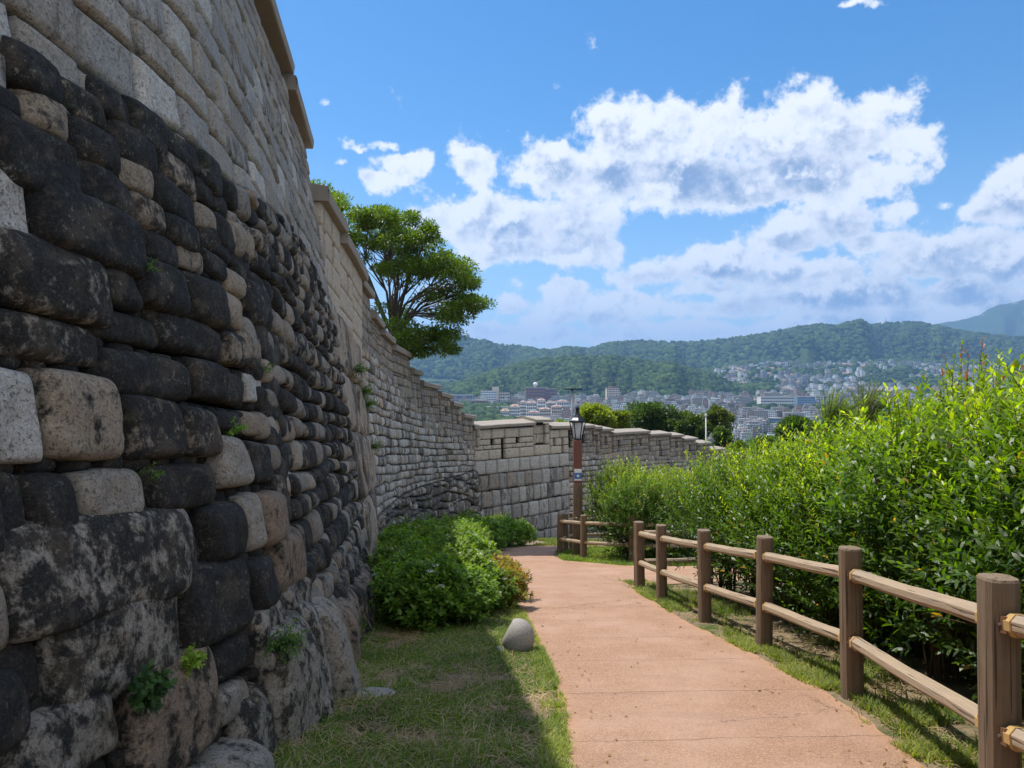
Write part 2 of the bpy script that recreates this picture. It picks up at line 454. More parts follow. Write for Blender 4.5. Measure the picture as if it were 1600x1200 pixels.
M_GRANITE = mat('boulder_granite', lambda t: (lambda P, s: principled(t, t.mix(t.ramp(s, .35, .65), (.12, .11, .105, 1), (.46, .42, .38, 1)), .75, t.bump(s, .003)))(pos(t), t.noise(pos(t), 190, 3, .8)))

# ------------------------------------------------------------------ wall plan (base line on the path side)
def G0(x, y):
    """path-side slope without bumps"""
    y = np.asarray(y, float)
    return np.where(y < 26, -.16 * y, -4.16 - .185 * (y - 26)) + 0 * np.asarray(x, float)

class Section:
    def __init__(s, pts, K, zb=None, n=14):
        s.c = catmull(pts, n); d = np.diff(s.c, axis=0); L = np.hypot(d[:, 0], d[:, 1])
        s.s = np.r_[0, np.cumsum(L)]; s.L = s.s[-1]
        tg = np.gradient(s.c, axis=0); tg /= np.hypot(tg[:, 0], tg[:, 1])[:, None]
        s.N = np.c_[tg[:, 1], -tg[:, 0]]; s.K = K; s.zb = zb
    def at(s, S):
        S = np.asarray(S, float)
        x = np.interp(S, s.s, s.c[:, 0]); y = np.interp(S, s.s, s.c[:, 1])
        nx = np.interp(S, s.s, s.N[:, 0]); ny = np.interp(S, s.s, s.N[:, 1])
        ex = np.where(S > s.L, S - s.L, np.where(S < 0, S, 0)); 
        return x - ny * 0 + ex * (-ny) * 1.0, y + ex * nx, nx, ny
    def map(s, S, z, n):
        x, y, nx, ny = s.at(S); g = G0(x, y); h = np.maximum(z - g, -1.0)
        k = s.K(y) if callable(s.K) else s.K
        if s.zb is not None: h = np.minimum(h, s.zb(y) - g)
        off = n - k * h
        return np.stack([x + nx * off, y + ny * off, z + 0 * x], -1)
    def s_of_y(s, y): return np.interp(y, s.c[:, 1], s.s)

STONES_TINT = np.array([(.33,.28,.22),(.31,.275,.235),(.36,.315,.255),(.29,.265,.235),(.36,.295,.225),(.27,.245,.21)])
class StoneSet:
    def __init__(s): s.V = []; s.Q = []; s.C = []; s.n = 0; s.k = 0
    def add(s, sec, quad, D=.05, K=.3, p=6, m=9, tint=None, dark=.5, rough=.25, n0=0., gap=.008):
        """quad: BL,BR,TR,TL in (arc length, z)"""
        q = np.array(quad, float)
        if rough > .3:
            jw, jh = abs(q[1, 0] - q[0, 0]), abs(q[3, 1] - q[0, 1]); q = q + rng.uniform(-1, 1, (4, 2)) * np.array([.045 * jw, .05 * jh]) * min(1., rough * 2)
        c = q.mean(0)
        w = abs(q[1, 0] - q[0, 0]); hh = abs(q[3, 1] - q[0, 1])
        if w < .03 or hh < .03: return
        q[:, 0] = c[0] + (q[:, 0] - c[0]) * (1 - 2 * gap / w); q[:, 1] = c[1] + (q[:, 1] - c[1]) * (1 - 2 * gap / hh)
        u = np.linspace(-1, 1, m); u = np.sign(u) * np.abs(u) ** .75
        U, Vv = np.meshgrid(u, u)
        pu = U * np.sqrt(1 - K * Vv**2 / 2); pv = Vv * np.sqrt(1 - K * U**2 / 2)
        a, b = (pu + 1) / 2, (pv + 1) / 2
        P = (1 - a)[..., None] * (1 - b)[..., None] * q[0] + a[..., None] * (1 - b)[..., None] * q[1] + a[..., None] * b[..., None] * q[2] + (1 - a)[..., None] * b[..., None] * q[3]
        s.k += 1; sd = s.k * 17.3
        prof = np.clip((1 - np.abs(U)**p) * (1 - np.abs(Vv)**p), 0, 1) ** .5
        sc = 1.6 / max(min(w, hh), .12)
        nz = fbm(P[..., 0] * sc * .6 + sd, P[..., 1] * sc * .6, 3.1, 3, 5)
        n = n0 + D * prof * (1 + rough * 1.4 * nz) + D * .25 * vnoise(sd, 0, 0, 9) + .10 * rough * D * vnoise(P[..., 0] * 14, P[..., 1] * 14, sd, 3)
        if m > 14: n = n + .016 * fbm(P[..., 0] * 8 + sd, P[..., 1] * 8, 0, 3, 15) * min(1, D / .09) - .020 * np.clip(fbm(P[..., 0] * 5 + sd, P[..., 1] * 9, 2, 2, 19) - .35, 0, 1)
        # wobble of the outline
        wob = rough * (.10 if m < 14 else .15) * min(w, hh)
        P = P + np.stack([wob * fbm(P[..., 0] * 3 * sc * .5, P[..., 1] * 3, sd, 2, 8), wob * fbm(P[..., 0] * 3, P[..., 1] * sc * 1.5, sd, 2, 12)], -1)
        X = sec.map(P[..., 0], P[..., 1], n)
        # skirt ring going into the wall
        ring = [(0, j) for j in range(m)] + [(i, m - 1) for i in range(1, m)] + [(m - 1, j) for j in range(m - 2, -1, -1)] + [(i, 0) for i in range(m - 2, 0, -1)]
        ri = np.array(ring); S_ = P[ri[:, 0], ri[:, 1]]
        S2 = c + (S_ - c) * .985
        sk = sec.map(S2[:, 0], S2[:, 1], np.full(len(ri), n0 - .16))
        V = np.concatenate([X.reshape(-1, 3), sk])
        idx = np.arange(m * m).reshape(m, m)
        Q = np.stack([idx[:-1, :-1], idx[:-1, 1:], idx[1:, 1:], idx[1:, :-1]], -1).reshape(-1, 4)
        r = idx[ri[:, 0], ri[:, 1]]; k0 = m * m; nr = len(r); j = np.arange(nr)
        Q2 = np.stack([k0 + j, k0 + (j + 1) % nr, r[(j + 1) % nr], r], -1)
        Q = np.concatenate([Q, Q2]) + s.n
        s.V.append(V); s.Q.append(Q); s.n += len(V)
        if tint is None: tint = STONES_TINT[rng.integers(len(STONES_TINT))] * rng.uniform(.8, 1.15)
        s.C.append(np.tile(np.r_[np.clip(tint, 0, 1), dark], (len(V), 1)))
    def build(s, name, mat, parent):
        return mesh_obj(name, np.concatenate(s.V), [np.concatenate(s.Q)], mat, parent, True, np.concatenate(s.C))
def courses(ss, sec, s0, s1, zlo, zhi, ztop0, slope, hr, wr, jit=.1, **kw):
    """courses parallel to a sloping line, clipped between zlo(s) and zhi(s)"""
    tops = float(np.max(zhi(np.linspace(s0, s1, 20)) - slope * (np.linspace(s0, s1, 20) - s0)))
    bots = float(np.min(zlo(np.linspace(s0, s1, 20)) - slope * (np.linspace(s0, s1, 20) - s0)))
    z = ztop0 if ztop0 is not None else bots
    dk = kw.pop('dark', lambda s, z: .5); tint = kw.pop('tintf', None)
    def line(zz, seed): return lambda s: zz + slope * (s - s0) + jit * .35 * vnoise(np.asarray(s) * 1.3, seed, 0, 4)
    r = 0
    while z < tops:
        h = rng.uniform(*hr) if not callable(hr) else hr(z)
        lo, hi = line(z, r), line(z + h, r + 1); s = s0 - rng.uniform(0, wr[0])
        while s < s1:
            w = rng.uniform(*wr) * (1 if rng.random() > .12 else 1.35)
            a, b = max(s, s0), min(s + w, s1)
            if s1 - b < wr[0] * .4: b = s1
            if b - a > .06:
                mid = (a + b) / 2; zl, zh = float(zlo(mid)), float(zhi(mid))
                b0, b1, t0, t1 = float(lo(a)), float(lo(b)), float(hi(a)), float(hi(b))
                if t0 > zl + .04 and b0 < zh - .04 :
                    if (b0 + b1) / 2 < zl: b0 = max(b0, float(zlo(a))); b1 = max(b1, float(zlo(b)))
                    if (t0 + t1) / 2 > zh: t0 = min(t0, float(zhi(a))); t1 = min(t1, float(zhi(b)))
                    elif zh - (t0 + t1) / 2 < hr[0] * .35: t0 = float(zhi(a)); t1 = float(zhi(b))
                    j = jit * .12
                    ja, jb = rng.uniform(-j, j, 2)
                    if min(t0 - b0, t1 - b1) > .05:
                        kk = dict(kw); dv = dk(mid, (b0 + t1) / 2)
                        if tint is not None: kk['tint'] = tint()
                        if 'Dr' in kk: kk['D'] = rng.uniform(*kk.pop('Dr'))
                        if callable(kk.get('m')): kk['m'] = kk['m'](mid)
                        ss.add(sec, [(a, b0), (b, b1), (b + ja, t1), (a + jb, t0)], dark=dv, **kk)
            s += w
        z += h; r += 1
def block_rows(ss, sec, s0, s1, zl, zh, rows, wr, holes=(), slope=0., tol=.17, **kw):
    """regular blocks in a level rectangle that keep clear of the loophole openings"""
    zs = list(np.linspace(0, 1, rows + 1)); base = zl; H = zh - zl
    lv = sorted(set([round(base + q * H, 4) for q in zs] + [q for h in holes for q in (h[2], h[3]) if base < q < zh]))
    lv2 = [lv[0]]
    for q in lv[1:]:
        if q - lv2[-1] > tol: lv2.append(q)
        elif q == lv[-1]: lv2[-1] = q
    hz = [q for h in holes for q in h[2:]]
    dk = kw.pop('dark', .3)
    for a, b in zip(lv2[:-1], lv2[1:]):
        mid = (a + b) / 2
        hs = sorted([(h[0], h[1]) for h in holes if h[2] - .03 < mid < h[3] + .03])
        segs = []; c = s0
        for h in hs: segs.append((c, h[0])); c = h[1]
        segs.append((c, s1))
        for (c0, c1) in segs:
            if c1 - c0 < .05: continue
            n = max(1, int(round((c1 - c0) / rng.uniform(*wr)))); e = np.linspace(c0, c1, n + 1)
            e[1:-1] += rng.uniform(-.12, .12, n - 1) * (c1 - c0) / n
            for p, q in zip(e[:-1], e[1:]):
                f = lambda s: slope * (s - s0)
                ss.add(sec, [(p, a + f(p)), (q, a + f(q)), (q, b + f(q)), (p, b + f(p))], dark=dk + rng.uniform(-.15, .2), **kw)
def backing(name, sec, s0, s1, zlo, zhi, n0, n1, parent, mat=None, ns=60):
    S = np.linspace(s0, s1, ns); lo = np.array([float(zlo(q)) for q in S]); hi = np.array([float(zhi(q)) for q in S])
    nz = 8; V = []
    for k in range(nz): V.append(sec.map(S, lo + (hi - lo) * k / (nz - 1), np.full(ns, n0)))
    for k in range(nz - 1, -1, -1):
        X = sec.map(S, lo + (hi - lo) * k / (nz - 1), np.full(ns, n1)); V.append(X)
    V = np.array(V); r = len(V); idx = np.arange(r * ns).reshape(r, ns)
    Q = [np.stack([idx[i, :-1], idx[i, 1:], idx[(i + 1) % r, 1:], idx[(i + 1) % r, :-1]], -1) for i in range(r)]
    E = [[idx[k, e], idx[k + 1, e], idx[r - 2 - k, e], idx[r - 1 - k, e]] for k in range(nz - 1) for e in (0, ns - 1)]
    return mesh_obj(name, V.reshape(-1, 3), Q + [np.array(E)], mat or M_MORTAR, parent, False)
def cap(sec, a, b, z0, z1, parent, th=.17, over=.13, depth=1.15, k=None, rise=.10):
    """a coping slab from arc a to b, top at z0 -> z1"""
    n = 9; S = np.linspace(a, b, n); zt = np.linspace(z0, z1, n)
    prof = [(over, -th), (over + .015, -th * .2), (over - .01, 0), (-depth / 2, rise), (-depth, 0), (-depth, -th)]
    V = []
    for (nn, dz) in prof:
        x, y, nx, ny = sec.at(S); g = G0(x, y)
        zr = z0 * .5 + z1 * .5 - th          # lean evaluated at the slab's underside
        kk = sec.K(y) if callable(sec.K) else sec.K
        h = zt - th - g
        if sec.zb is not None: h = np.minimum(h, sec.zb(y) - g)
        off = nn - kk * h
        V.append(np.stack([x + nx * off, y + ny * off, zt + dz + .008 * vnoise(S * 3, nn, 0, 2)], -1))
    V = np.array(V); r = len(prof); idx = np.arange(r * n).reshape(r, n)
    Q = [np.stack([idx[i, :-1], idx[(i + 1) % r, :-1], idx[(i + 1) % r, 1:], idx[i, 1:]], -1) for i in range(r)]
    E = [[idx[0, e], idx[1, e], idx[4, e], idx[5, e]] for e in (0, n - 1)] + [[idx[1, e], idx[2, e], idx[3, e], idx[4, e]] for e in (0, n - 1)]
    o = mesh_obj('capstone', V.reshape(-1, 3), Q + [np.array(E)], M_CAP, parent, False)
    bv = o.modifiers.new('bevel', 'BEVEL'); bv.width = .018; bv.segments = 2; bv.limit_method = 'ANGLE'; bv.angle_limit = R(40)
    return o

wall = empty('fortress_wall', (-2, 8, -1.3)); wall_inv = wall
tag(wall, 'old stone fortress wall with dark rounded boulders below and pale cut blocks above, stepping downhill', 'wall')
def wp(o):
    """parent to the wall Empty, keeping coordinates"""
    o.location = -Vector(wall.location); return o

# ---- section A: near wall
A = Section([(-3.3,-6),(-2.9,-3.2),(-2.25,0),(-1.90,2),(-1.62,3.5),(-1.50,5),(-1.67,7),(-1.93,9),(-2.3,12)], .145, n=16)
def solveA(u, v):
    a = (u - 800) / F; b = (600 - v) / F
    ys = np.linspace(.8, 12.5, 800); s = A.s_of_y(ys); X = A.map(s, b * ys + EZ, np.zeros_like(ys))
    # point on ray at y: want X.x(y') == a*y where mapped y' = y
    f = X[:, 0] - a * X[:, 1]; bb = X[:, 2]
    s_ = np.sign(f); k = np.where(np.diff(s_) != 0)[0]
    if not len(k): k = [np.argmin(abs(f))]
    k = k[0]; yy = ys[k]
    return float(A.s_of_y(yy)), float(b * X[k, 1] + EZ)
yA = lambda s: np.interp(s, A.s, A.c[:, 1])
zbA_y = np.array([(-6,2.9),(1.5,2.55),(2.8,2.62),(3.65,2.86),(5,2.95),(6.5,3.1),(8.1,3.25),(9.3,3.2),(10.7,2.9),(12,2.5)])
def zbA(s): return np.interp(yA(s), zbA_y[:, 0], zbA_y[:, 1])
ground_lo = lambda s: G0(0, yA(s)) - .25
capA = [(-6, 0.4, 7.45, 7.15), (0.4, 3.6, 7.05, 6.75), (3.6, 7.1, 6.75, 6.40), (7.1, 10.45, 6.45, 6.02), (10.3, 12.0, 5.82, 5.47)]
CAPTH = .17
def capzA(s):
    y = yA(s); z = np.full(np.shape(y), 5.47)
    for (a, b, z0, z1) in capA: z = np.where((y >= a) & (y <= b), z0 + (z1 - z0) * (y - a) / (b - a), z)
    return z
ra = StoneSet()
DK = lambda s, z: float(np.clip(rng.choice([.86, .74, .6, .45, .25, .08], p=[.22, .2, .18, .15, .14, .11]) + rng.uniform(-.06, .06), 0, 1))
# traced stones of the near rough face: (u0,u1,v0,v1,dark,colour)
TR = [
 (0,84,72,158,.95,0),(82,156,132,200,.7,1),(134,196,130,192,.9,0),(196,250,170,240,1,0),(250,300,212,262,1,0),(300,330,240,300,1,0),
 (-40,27,128,182,.8,0),(24,97,140,216,.35,1),(97,176,190,268,.95,0),(165,236,197,270,.95,0),(238,297,242,300,.55,1),(297,322,278,322,.8,0),
 (-30,110,190,316,.9,0),(108,202,258,336,.85,0),(177,231,248,303,.35,1),(229,298,282,344,.9,0),(298,328,318,364,.25,1),(320,350,300,336,.95,0),(322,352,336,392,.9,0),
 (-40,30,255,372,.02,3),(32,214,302,415,.93,0),(200,248,306,366,.5,1),(248,302,340,392,.8,0),(303,350,352,402,.85,0),(352,382,352,400,.3,1),
 (-30,161,372,503,.62,2),(150,206,416,485,.98,0),(205,280,408,492,.9,0),(214,270,364,420,.93,0),(268,312,380,426,.35,1),(281,336,430,512,.75,1),(336,372,456,514,.2,1),(312,344,396,436,.9,0),(344,378,424,468,.25,1),(346,380,386,424,.9,0),(376,404,440,520,.7,1),
 (-30,150,488,570,.6,2),(132,242,486,542,.85,1),(240,340,494,560,.7,0),(340,374,516,574,.5,1),(372,400,520,574,.4,1),(400,424,530,580,.95,0),
 (-30,49,570,732,0,3),(50,180,577,728,.35,1),(148,290,548,626,.97,0),(285,340,558,630,.93,0),(340,376,576,634,.9,0),(376,402,584,632,.2,3),(402,430,582,630,.9,0),
 (181,276,616,724,.6,1),(271,325,630,718,.6,1),(326,370,640,676,.8,0),(370,404,640,684,.2,1),(402,436,620,664,.9,0),
 (-30,34,731,852,.85,0),(32,110,731,848,.9,0),(110,220,728,820,.12,2),(218,328,721,802,.8,1),(323,378,678,768,.15,2),(376,410,686,760,.9,0),(403,430,660,704,.85,0),(420,450,652,694,.2,1),(410,437,704,760,.8,0),
 (-30,304,800,980,.55,2),(304,366,783,882,.9,0),(364,396,764,866,.12,2),(395,429,762,858,.3,4),(436,450,730,784,.1,2),(418,446,758,800,.9,0),
 (-40,60,985,1116,.75,4),(52,280,918,1108,.5,2),(264,380,872,1012,.8,0),(376,420,864,960,.85,0),(418,462,820,930,.4,4),
 (-30,178,1097,1230,.45,2),(180,332,1022,1220,.4,4),(316,384,992,1064,.95,0),(326,382,1066,1130,.35,2),(380,435,935,1010,.5,2),(432,470,900,980,.5,2),
]
TC = [(.25,.23,.205),(.35,.285,.21),(.37,.33,.275),(.50,.475,.43),(.32,.24,.175)]
for (u0, u1, v0, v1, dk, tc) in TR:
    vm = (v0 + v1) / 2; um = (u0 + u1) / 2
    sa, _ = solveA(u0, vm); sb, _ = solveA(u1, vm); sm, zt = solveA(um, v0); sm2, zb_ = solveA(um, v1)
    sl_ = -.09 * (sb - sa) / 2
    w = sb - sa; hh = zt - zb_
    big = min(w, hh) > .27; Kr = (rng.uniform(.16, .30) if big else rng.uniform(.30, .46)) if tc != 3 else .08; pp = (rng.uniform(4.5, 7) if big else rng.uniform(3.2, 4.4)) if tc != 3 else 9
    D = .10 * min(1.2, max(.6, min(w, hh) / .3)) if tc != 3 else .05
    ra.add(A, [(sa, zb_ - sl_), (sb, zb_ + sl_), (sb, zt + sl_), (sa, zt - sl_)], D=D, K=Kr, p=pp, m=33, tint=TC[tc] if False else np.array(TC[tc]) * rng.uniform(.85, 1.15), dark=min(dk, .74 + .1 * rng.random()), rough=.32, gap=.008)
# protruding foundation boulders along the foot, near
for (y0, y1, z0, z1, D) in [(2.9,3.75,-.8,-.30,.30),(3.7,4.15,-1.0,-.40,.24),(4.05,4.5,-1.05,-.22,.17),(4.5,5.25,-1.1,.02,.22),(5.2,5.5,-1.1,-.05,.2),(5.5,6.0,-1.2,-.12,.26),(6.0,6.7,-1.3,-.35,.28),(6.7,7.3,-1.4,-.5,.24),(7.3,8.2,-1.5,-.62,.22),(8.2,8.8,-1.7,-.75,.2),(8.8,9.6,-1.8,-.9,.2),(9.6,10.4,-1.9,-1.0,.2),(10.4,11.2,-2.0,-1.1,.18),(11.2,12.0,-2.1,-1.25,.18)]:
    a, b = A.s_of_y(y0), A.s_of_y(y1)
    ra.add(A, [(a, z0), (b, z0 - .05), (b, z1 - .06), (a, z1)], D=D, K=.2, p=6, m=31, tint=TC[2] if y0 < 6 else TC[4], dark=rng.uniform(.3, .55), rough=.4, gap=.004)
sT0, sT1 = A.s_of_y(2.75), A.s_of_y(5.12)
# loose stones behind the traced ones close the gaps
courses(ra, A, sT0 - .1, sT1 + .1, ground_lo, lambda s: zbA(s) - .02, None, -.09, (.10, .17), (.12, .25), n0=-.045, D=.06, K=.4, p=3, m=7, dark=lambda s, z: .95)
courses(ra, A, 0, sT0, ground_lo, zbA, None, -.09, (.30, .44), (.4, .8), D=.12, K=.35, p=3.8, m=11, dark=DK, rough=.34, gap=.003)
hrA = lambda z: rng.uniform(.30, .40) if z < -.9 else (rng.uniform(.24, .30) if z < .3 else rng.uniform(.185, .225))
class _HR:                                  # course height that grows towards the foot
    def __getitem__(s, i): return .2
    def __call__(s, z): return hrA(z)
def far_m(s): return 11 if s < A.s_of_y(8) else 8
courses(ra, A, sT1, A.L + .0, ground_lo, zbA, None, -.075, _HR(), (.19, .36), D=.09, K=.42, p=3.4, m=far_m, dark=DK, rough=.34, jit=.18, gap=.006)
wp(ra.build('boulder_face', M_ROUGH, wall))
# dressed blocks above
da = StoneSet()
def tintA():
    r = rng.random()
    b = np.array((.38,.345,.295)) if r < .6 else (np.array((.37,.355,.33)) if r < .85 else np.array((.50,.475,.43)))
    return b * rng.uniform(.8, 1.15)
def zparA(s): return np.interp(yA(s), [-6, 0, 7, 10.4, 12], [6.2, 5.9, 5.15, 4.72, 4.35])
courses(da, A, 0, A.L, lambda s: zbA(s) - .03, zparA, None, -.09, (.24, .34), (.34, .58), D=.035, K=.04, p=14, m=9, dark=lambda s, z: rng.uniform(.05, .45), rough=.45, tintf=tintA, jit=.15, gap=.010)
for i, (y0, y1, z0, z1) in enumerate(capA):
    a, b = float(A.s_of_y(y0)), float(A.s_of_y(y1)); b = min(b, A.L)
    if i == 4: a = float(A.s_of_y(10.45))
    zl = float(zparA((a + b) / 2)); n = max(1, int((b - a) / 1.7))
    # parapet in level runs, one loophole each
    e = np.linspace(a, b, n + 1)
    for p, q in zip(e[:-1], e[1:]):
        zt = min(float(capzA(p + .01)), float(capzA(q - .01))) - CAPTH + .03
        lo_ = min(float(zparA(p)), float(zparA(q)))
        hm = p + (q - p) * rng.uniform(.45, .6)
        holes = [(hm - .12, hm + .12, zt - .92, zt - .40)]
        block_rows(da, A, p, q, lo_ - .02, zt, 4, (.34, .5), holes, D=.02, K=.04, p=14, m=6, rough=.4, tint=None, gap=.005, dark=.12)
    wp(cap(A, a - .02, b + .03, z0, z1, wall))
wp(da.build('dressed_face', M_DRESS, wall))
wp(backing('wall_core', A, 0, A.L - .02, lambda s: G0(0, yA(s)) - 1, lambda s: capzA(s) - CAPTH - .02, -.30, -1.15, wall))

# ---- section B: tall dressed buttress
yB = None
def KB(y): return np.interp(y, [12, 16], [.88 / 5.09, .35 / 4.61])
def ZB(y): return np.interp(y, [12, 16], [3.17, 2.05])
B = Section([(-2.22, 12), (-2.42, 13.3), (-2.66, 14.7), (-2.90, 16)], KB, ZB)
yBf = lambda s: np.interp(s, B.s, B.c[:, 1]); capB = [(11.95, 13.45, 4.66, 4.42), (13.4, 16.0, 4.26, 3.93)]
sb_ = StoneSet()
for (lo, hi, d0) in ((-99, -1.55, .55), (-1.55, -.4, .5), (-.4, .75, .5), (.75, 1.75, .45), (1.75, 9, .4)):
    s = 0
    while s < B.L:
        w = rng.uniform(.3, .6); b = min(s + w, B.L)
        if B.L - b < .2: b = B.L
        off = -.10 * s
        l0 = max(lo + off, float(G0(0, yBf(s))) - .3); h0 = min(hi + off, float(ZB(yBf((s + b) / 2)))); 
        if h0 - l0 > .15:
            sb_.add(B, [(s, l0), (b, l0 - .04), (b, h0 - .04), (s, h0)], D=.07, K=.10, p=9, m=12, dark=d0 + rng.uniform(-.2, .15), rough=.8, tint=np.array((.45, .37, .29)) * rng.uniform(.85, 1.1), gap=.006)
        s = b
wp(sb_.build('buttress_face', stone_mat(.8, streak=1, name='streaked_granite'), wall))
db = StoneSet()
for (y0, y1, z0, z1) in capB:
    a, b = float(B.s_of_y(max(y0, 12))), float(B.s_of_y(y1)); n = 1 if y1 < 14 else 2
    e = np.linspace(a, b, n + 1)
    for k_, (p, q) in enumerate(zip(e[:-1], e[1:])):
        zt = (z0 if k_ == 0 else (z0 + z1) / 2) - CAPTH + .01 ; sl2 = (z1 - z0) / (b - a)
        hm = p + (q - p) * .62
        lo_ = float(ZB(yBf((p + q) / 2)))
        block_rows(db, B, p, q, lo_ - .12, zt, 4, (.5, .8), [(hm - .09, hm + .09, zt - .66, zt - .30)], slope=sl2, D=.012, K=.02, p=18, m=6, rough=.25, tint=np.array((.58, .49, .38)), gap=.006, dark=.02)
    wp(cap(B, a - (.06 if y0 < 12 else .0), b + .04, z0, z1, wall, th=.20))
wp(db.build('pale_parapet_face', M_DRESS, wall))
yBs = lambda s: G0(0, yBf(s)) - 1
wp(backing('wall_core', B, 0.02, B.L, yBs, lambda s: np.interp(yBf(s), [12, 13.4, 13.5, 16], [4.4, 4.2, 4.0, 3.7]), -.1, -1.3, wall))
# end face of the buttress parapet, turned to the camera
Be = Section([(-4.1, 11.99), (-3.6, 11.99), (-3.10, 11.99)], 0.0)
de = StoneSet()
block_rows(de, Be, .35, 1.03, 2.9, 4.48, 3, (.6, .9), (), D=.012, K=.02, p=18, m=6, rough=.3, tint=np.array((.43, .36, .30)), gap=.004, dark=.02)
0 and courses(de, Be, .5, 1.35, lambda s: G0(0, 12) - .2 + 0 * np.asarray(s), lambda s: 2.95 + 0 * np.asarray(s), None, 0, (.25, .4), (.3, .5), D=.03, K=.2, p=5, m=6, dark=lambda s, z: .6, n0=-.3)
wp(de.build('parapet_end_face', M_DRESS, wall))

# ---- section C: long curved stretch of small blocks
C = Section([(-2.92,16),(-3.05,19.5),(-3.0,23),(-2.85,26),(-2.5,28.5),(-2.0,30.5),(-1.35,33)], .07)
yCf = lambda s: np.interp(s, C.s, C.c[:, 1])
capC = [(16,17.8,3.85,3.72),(17.8,19.3,3.27,3.12),(19.3,21.1,2.98,2.80),(21.1,24.3,2.66,2.5),(24.3,26,2.02,1.95),(26,28.6,1.62,1.45),(28.6,30,1.2,1.05),(30,31.3,.78,.66),(31.3,33.0,.25,.08)]
def capz_of(caps):
    def f(y):
        y = np.asarray(y, float); z = np.full(y.shape, caps[-1][3])
        for (a, b, z0, z1) in caps: z = np.where((y >= a) & (y <= b), z0 + (z1 - z0) * (y - a) / (b - a), z)
        return z
    return f
capzC = capz_of(capC)
def zparC(s): return np.interp(yCf(s), [16, 19, 22, 26, 30, 33], [2.6, 2.0, 1.35, .55, -.45, -1.45])
def zrubC(s): return np.interp(yCf(s), [16, 22, 28, 33], [-1.45, -1.75, -2.2, -2.35])
def tintC():
    return np.array((.46,.43,.385)) * rng.uniform(.65, 1.25) if rng.random() < .8 else np.array((.46,.38,.29)) * rng.uniform(.8, 1.1)
cs = StoneSet()
courses(cs, C, 0, C.L, zrubC, zparC, None, -.095, (.20, .27), (.24, .46), D=.035, K=.16, p=7, m=5, dark=lambda s, z: rng.uniform(.05, .62), rough=.7, tintf=tintC, jit=.12, gap=.013)
courses(cs, C, 0, C.L, lambda s: G0(0, yCf(s)) - .2, zrubC, None, -.10, (.18, .34), (.2, .5), D=.11, K=.45, p=3, m=6, dark=lambda s, z: rng.uniform(.35, .9), rough=.7, tintf=tintC, jit=.5, gap=.016)
for i, (y0, y1, z0, z1) in enumerate(capC):
    a, b = float(C.s_of_y(y0)), float(C.s_of_y(y1))
    zt = z0 - CAPTH + .02; sl2 = (z1 - z0) / (b - a); lo_ = min(float(zparC(a)), float(zparC(b)))
    hm = a + (b - a) * .6; hw = .15
    block_rows(cs, C, a, b, lo_ - .05, zt, 5, (.28, .42), [(a, a + .15, zt - 1.0, zt - .1)] + [(hm - hw, hm + hw, zt - .74, zt - .36)] if i % 2 or i > 4 else [(hm - .1, hm + .1, zt - 1.15, zt - .32)], slope=sl2, tol=.07, D=.02, K=.06, p=10, m=5, rough=.5, tint=None, gap=.008, dark=.2)
    wp(cap(C, a - .02, b + .05, z0, z1, wall))
wp(cs.build('small_block_face', M_FAR, wall))
wp(backing('wall_core', C, 0, C.L, lambda s: G0(0, yCf(s)) - 1, lambda s: capzC(yCf(s)) - CAPTH - .02, -.42, -1.15, wall))

# ---- section D: square bastion face of large blocks
Dn = Section([(-1.62, 32.7), (.0, 34.15), (1.5, 35.5), (2.96, 36.9)], .035)
yDf = lambda s: np.interp(s, Dn.s, Dn.c[:, 1])
xDf = lambda s: np.interp(s, Dn.s, Dn.c[:, 0])
ds_ = StoneSet(); LD = Dn.L
capD = [(0, .60, -.36, -.32), (.60, .78, -.20, -.22), (.78, 1.0, -.55, -.57)]
zD1, zD2 = -1.95, -2.60       # parapet foot, pale band foot
loD = lambda s: G0(0, 34.5) - .9 + 0 * np.asarray(s)
tD = lambda: np.array((.40,.38,.35)) * rng.uniform(.7, 1.2) if rng.random() < .85 else np.array((.33,.29,.245))
courses(ds_, Dn, 0, LD, loD, lambda s: zD2 + 0 * np.asarray(s), -9.1, .012, (.66, .78), (.42, .68), D=.03, K=.05, p=12, m=6, dark=lambda s, z: rng.uniform(.2, .55), rough=.4, tintf=tD, jit=.05, gap=.022)
block_rows(ds_, Dn, 0, LD, zD2, zD1, 1, (.55, .8), (), D=.025, K=.03, p=14, m=6, rough=.3, tint=np.array((.46, .44, .40)), gap=.018, dark=.12)
tints = np.array((.53, .47, .38))
for (q0, q1, z0, z1), hl in zip(capD, ([(.27, .30, .46, .74), (.44, .47, .46, 1.37), (.69, .72, .46, .74)], [(.10, .72, .10, .97)], [(.18, .30, .42, .70), (.62, .73, .42, 1.25)])):
    a, b = q0 * LD, q1 * LD; zt = min(z0, z1) - CAPTH - .01
    holes = [(a + (b - a) * f0, a + (b - a) * f1 + (.1 if q1 - q0 > .5 else 0), zt - d1, zt - d0) for (f0, f1, d0, d1) in hl]
    block_rows(ds_, Dn, a, b, zD1, zt, 3, (.6, .95), holes, D=.02, K=.03, p=14, m=6, rough=.3, tint=tints, gap=.017, dark=.12)
    if q0 == .6:   # recessed crenel block behind the gap
        h = holes[0]; block_rows(ds_, Dn, h[0], h[1], h[2], h[3], 2, (.6, .9), (), D=.01, K=.02, p=14, m=5, rough=.3, tint=tints * .85, gap=.008, dark=.4, n0=-.12)
    wp(cap(Dn, a - .03, b + .03, z0, z1, wall, th=.15, over=.16, depth=1.4, rise=.14))
wp(ds_.build('bastion_face', stone_mat(.7, streak=1, fine=.35, name='bastion_granite'), wall))
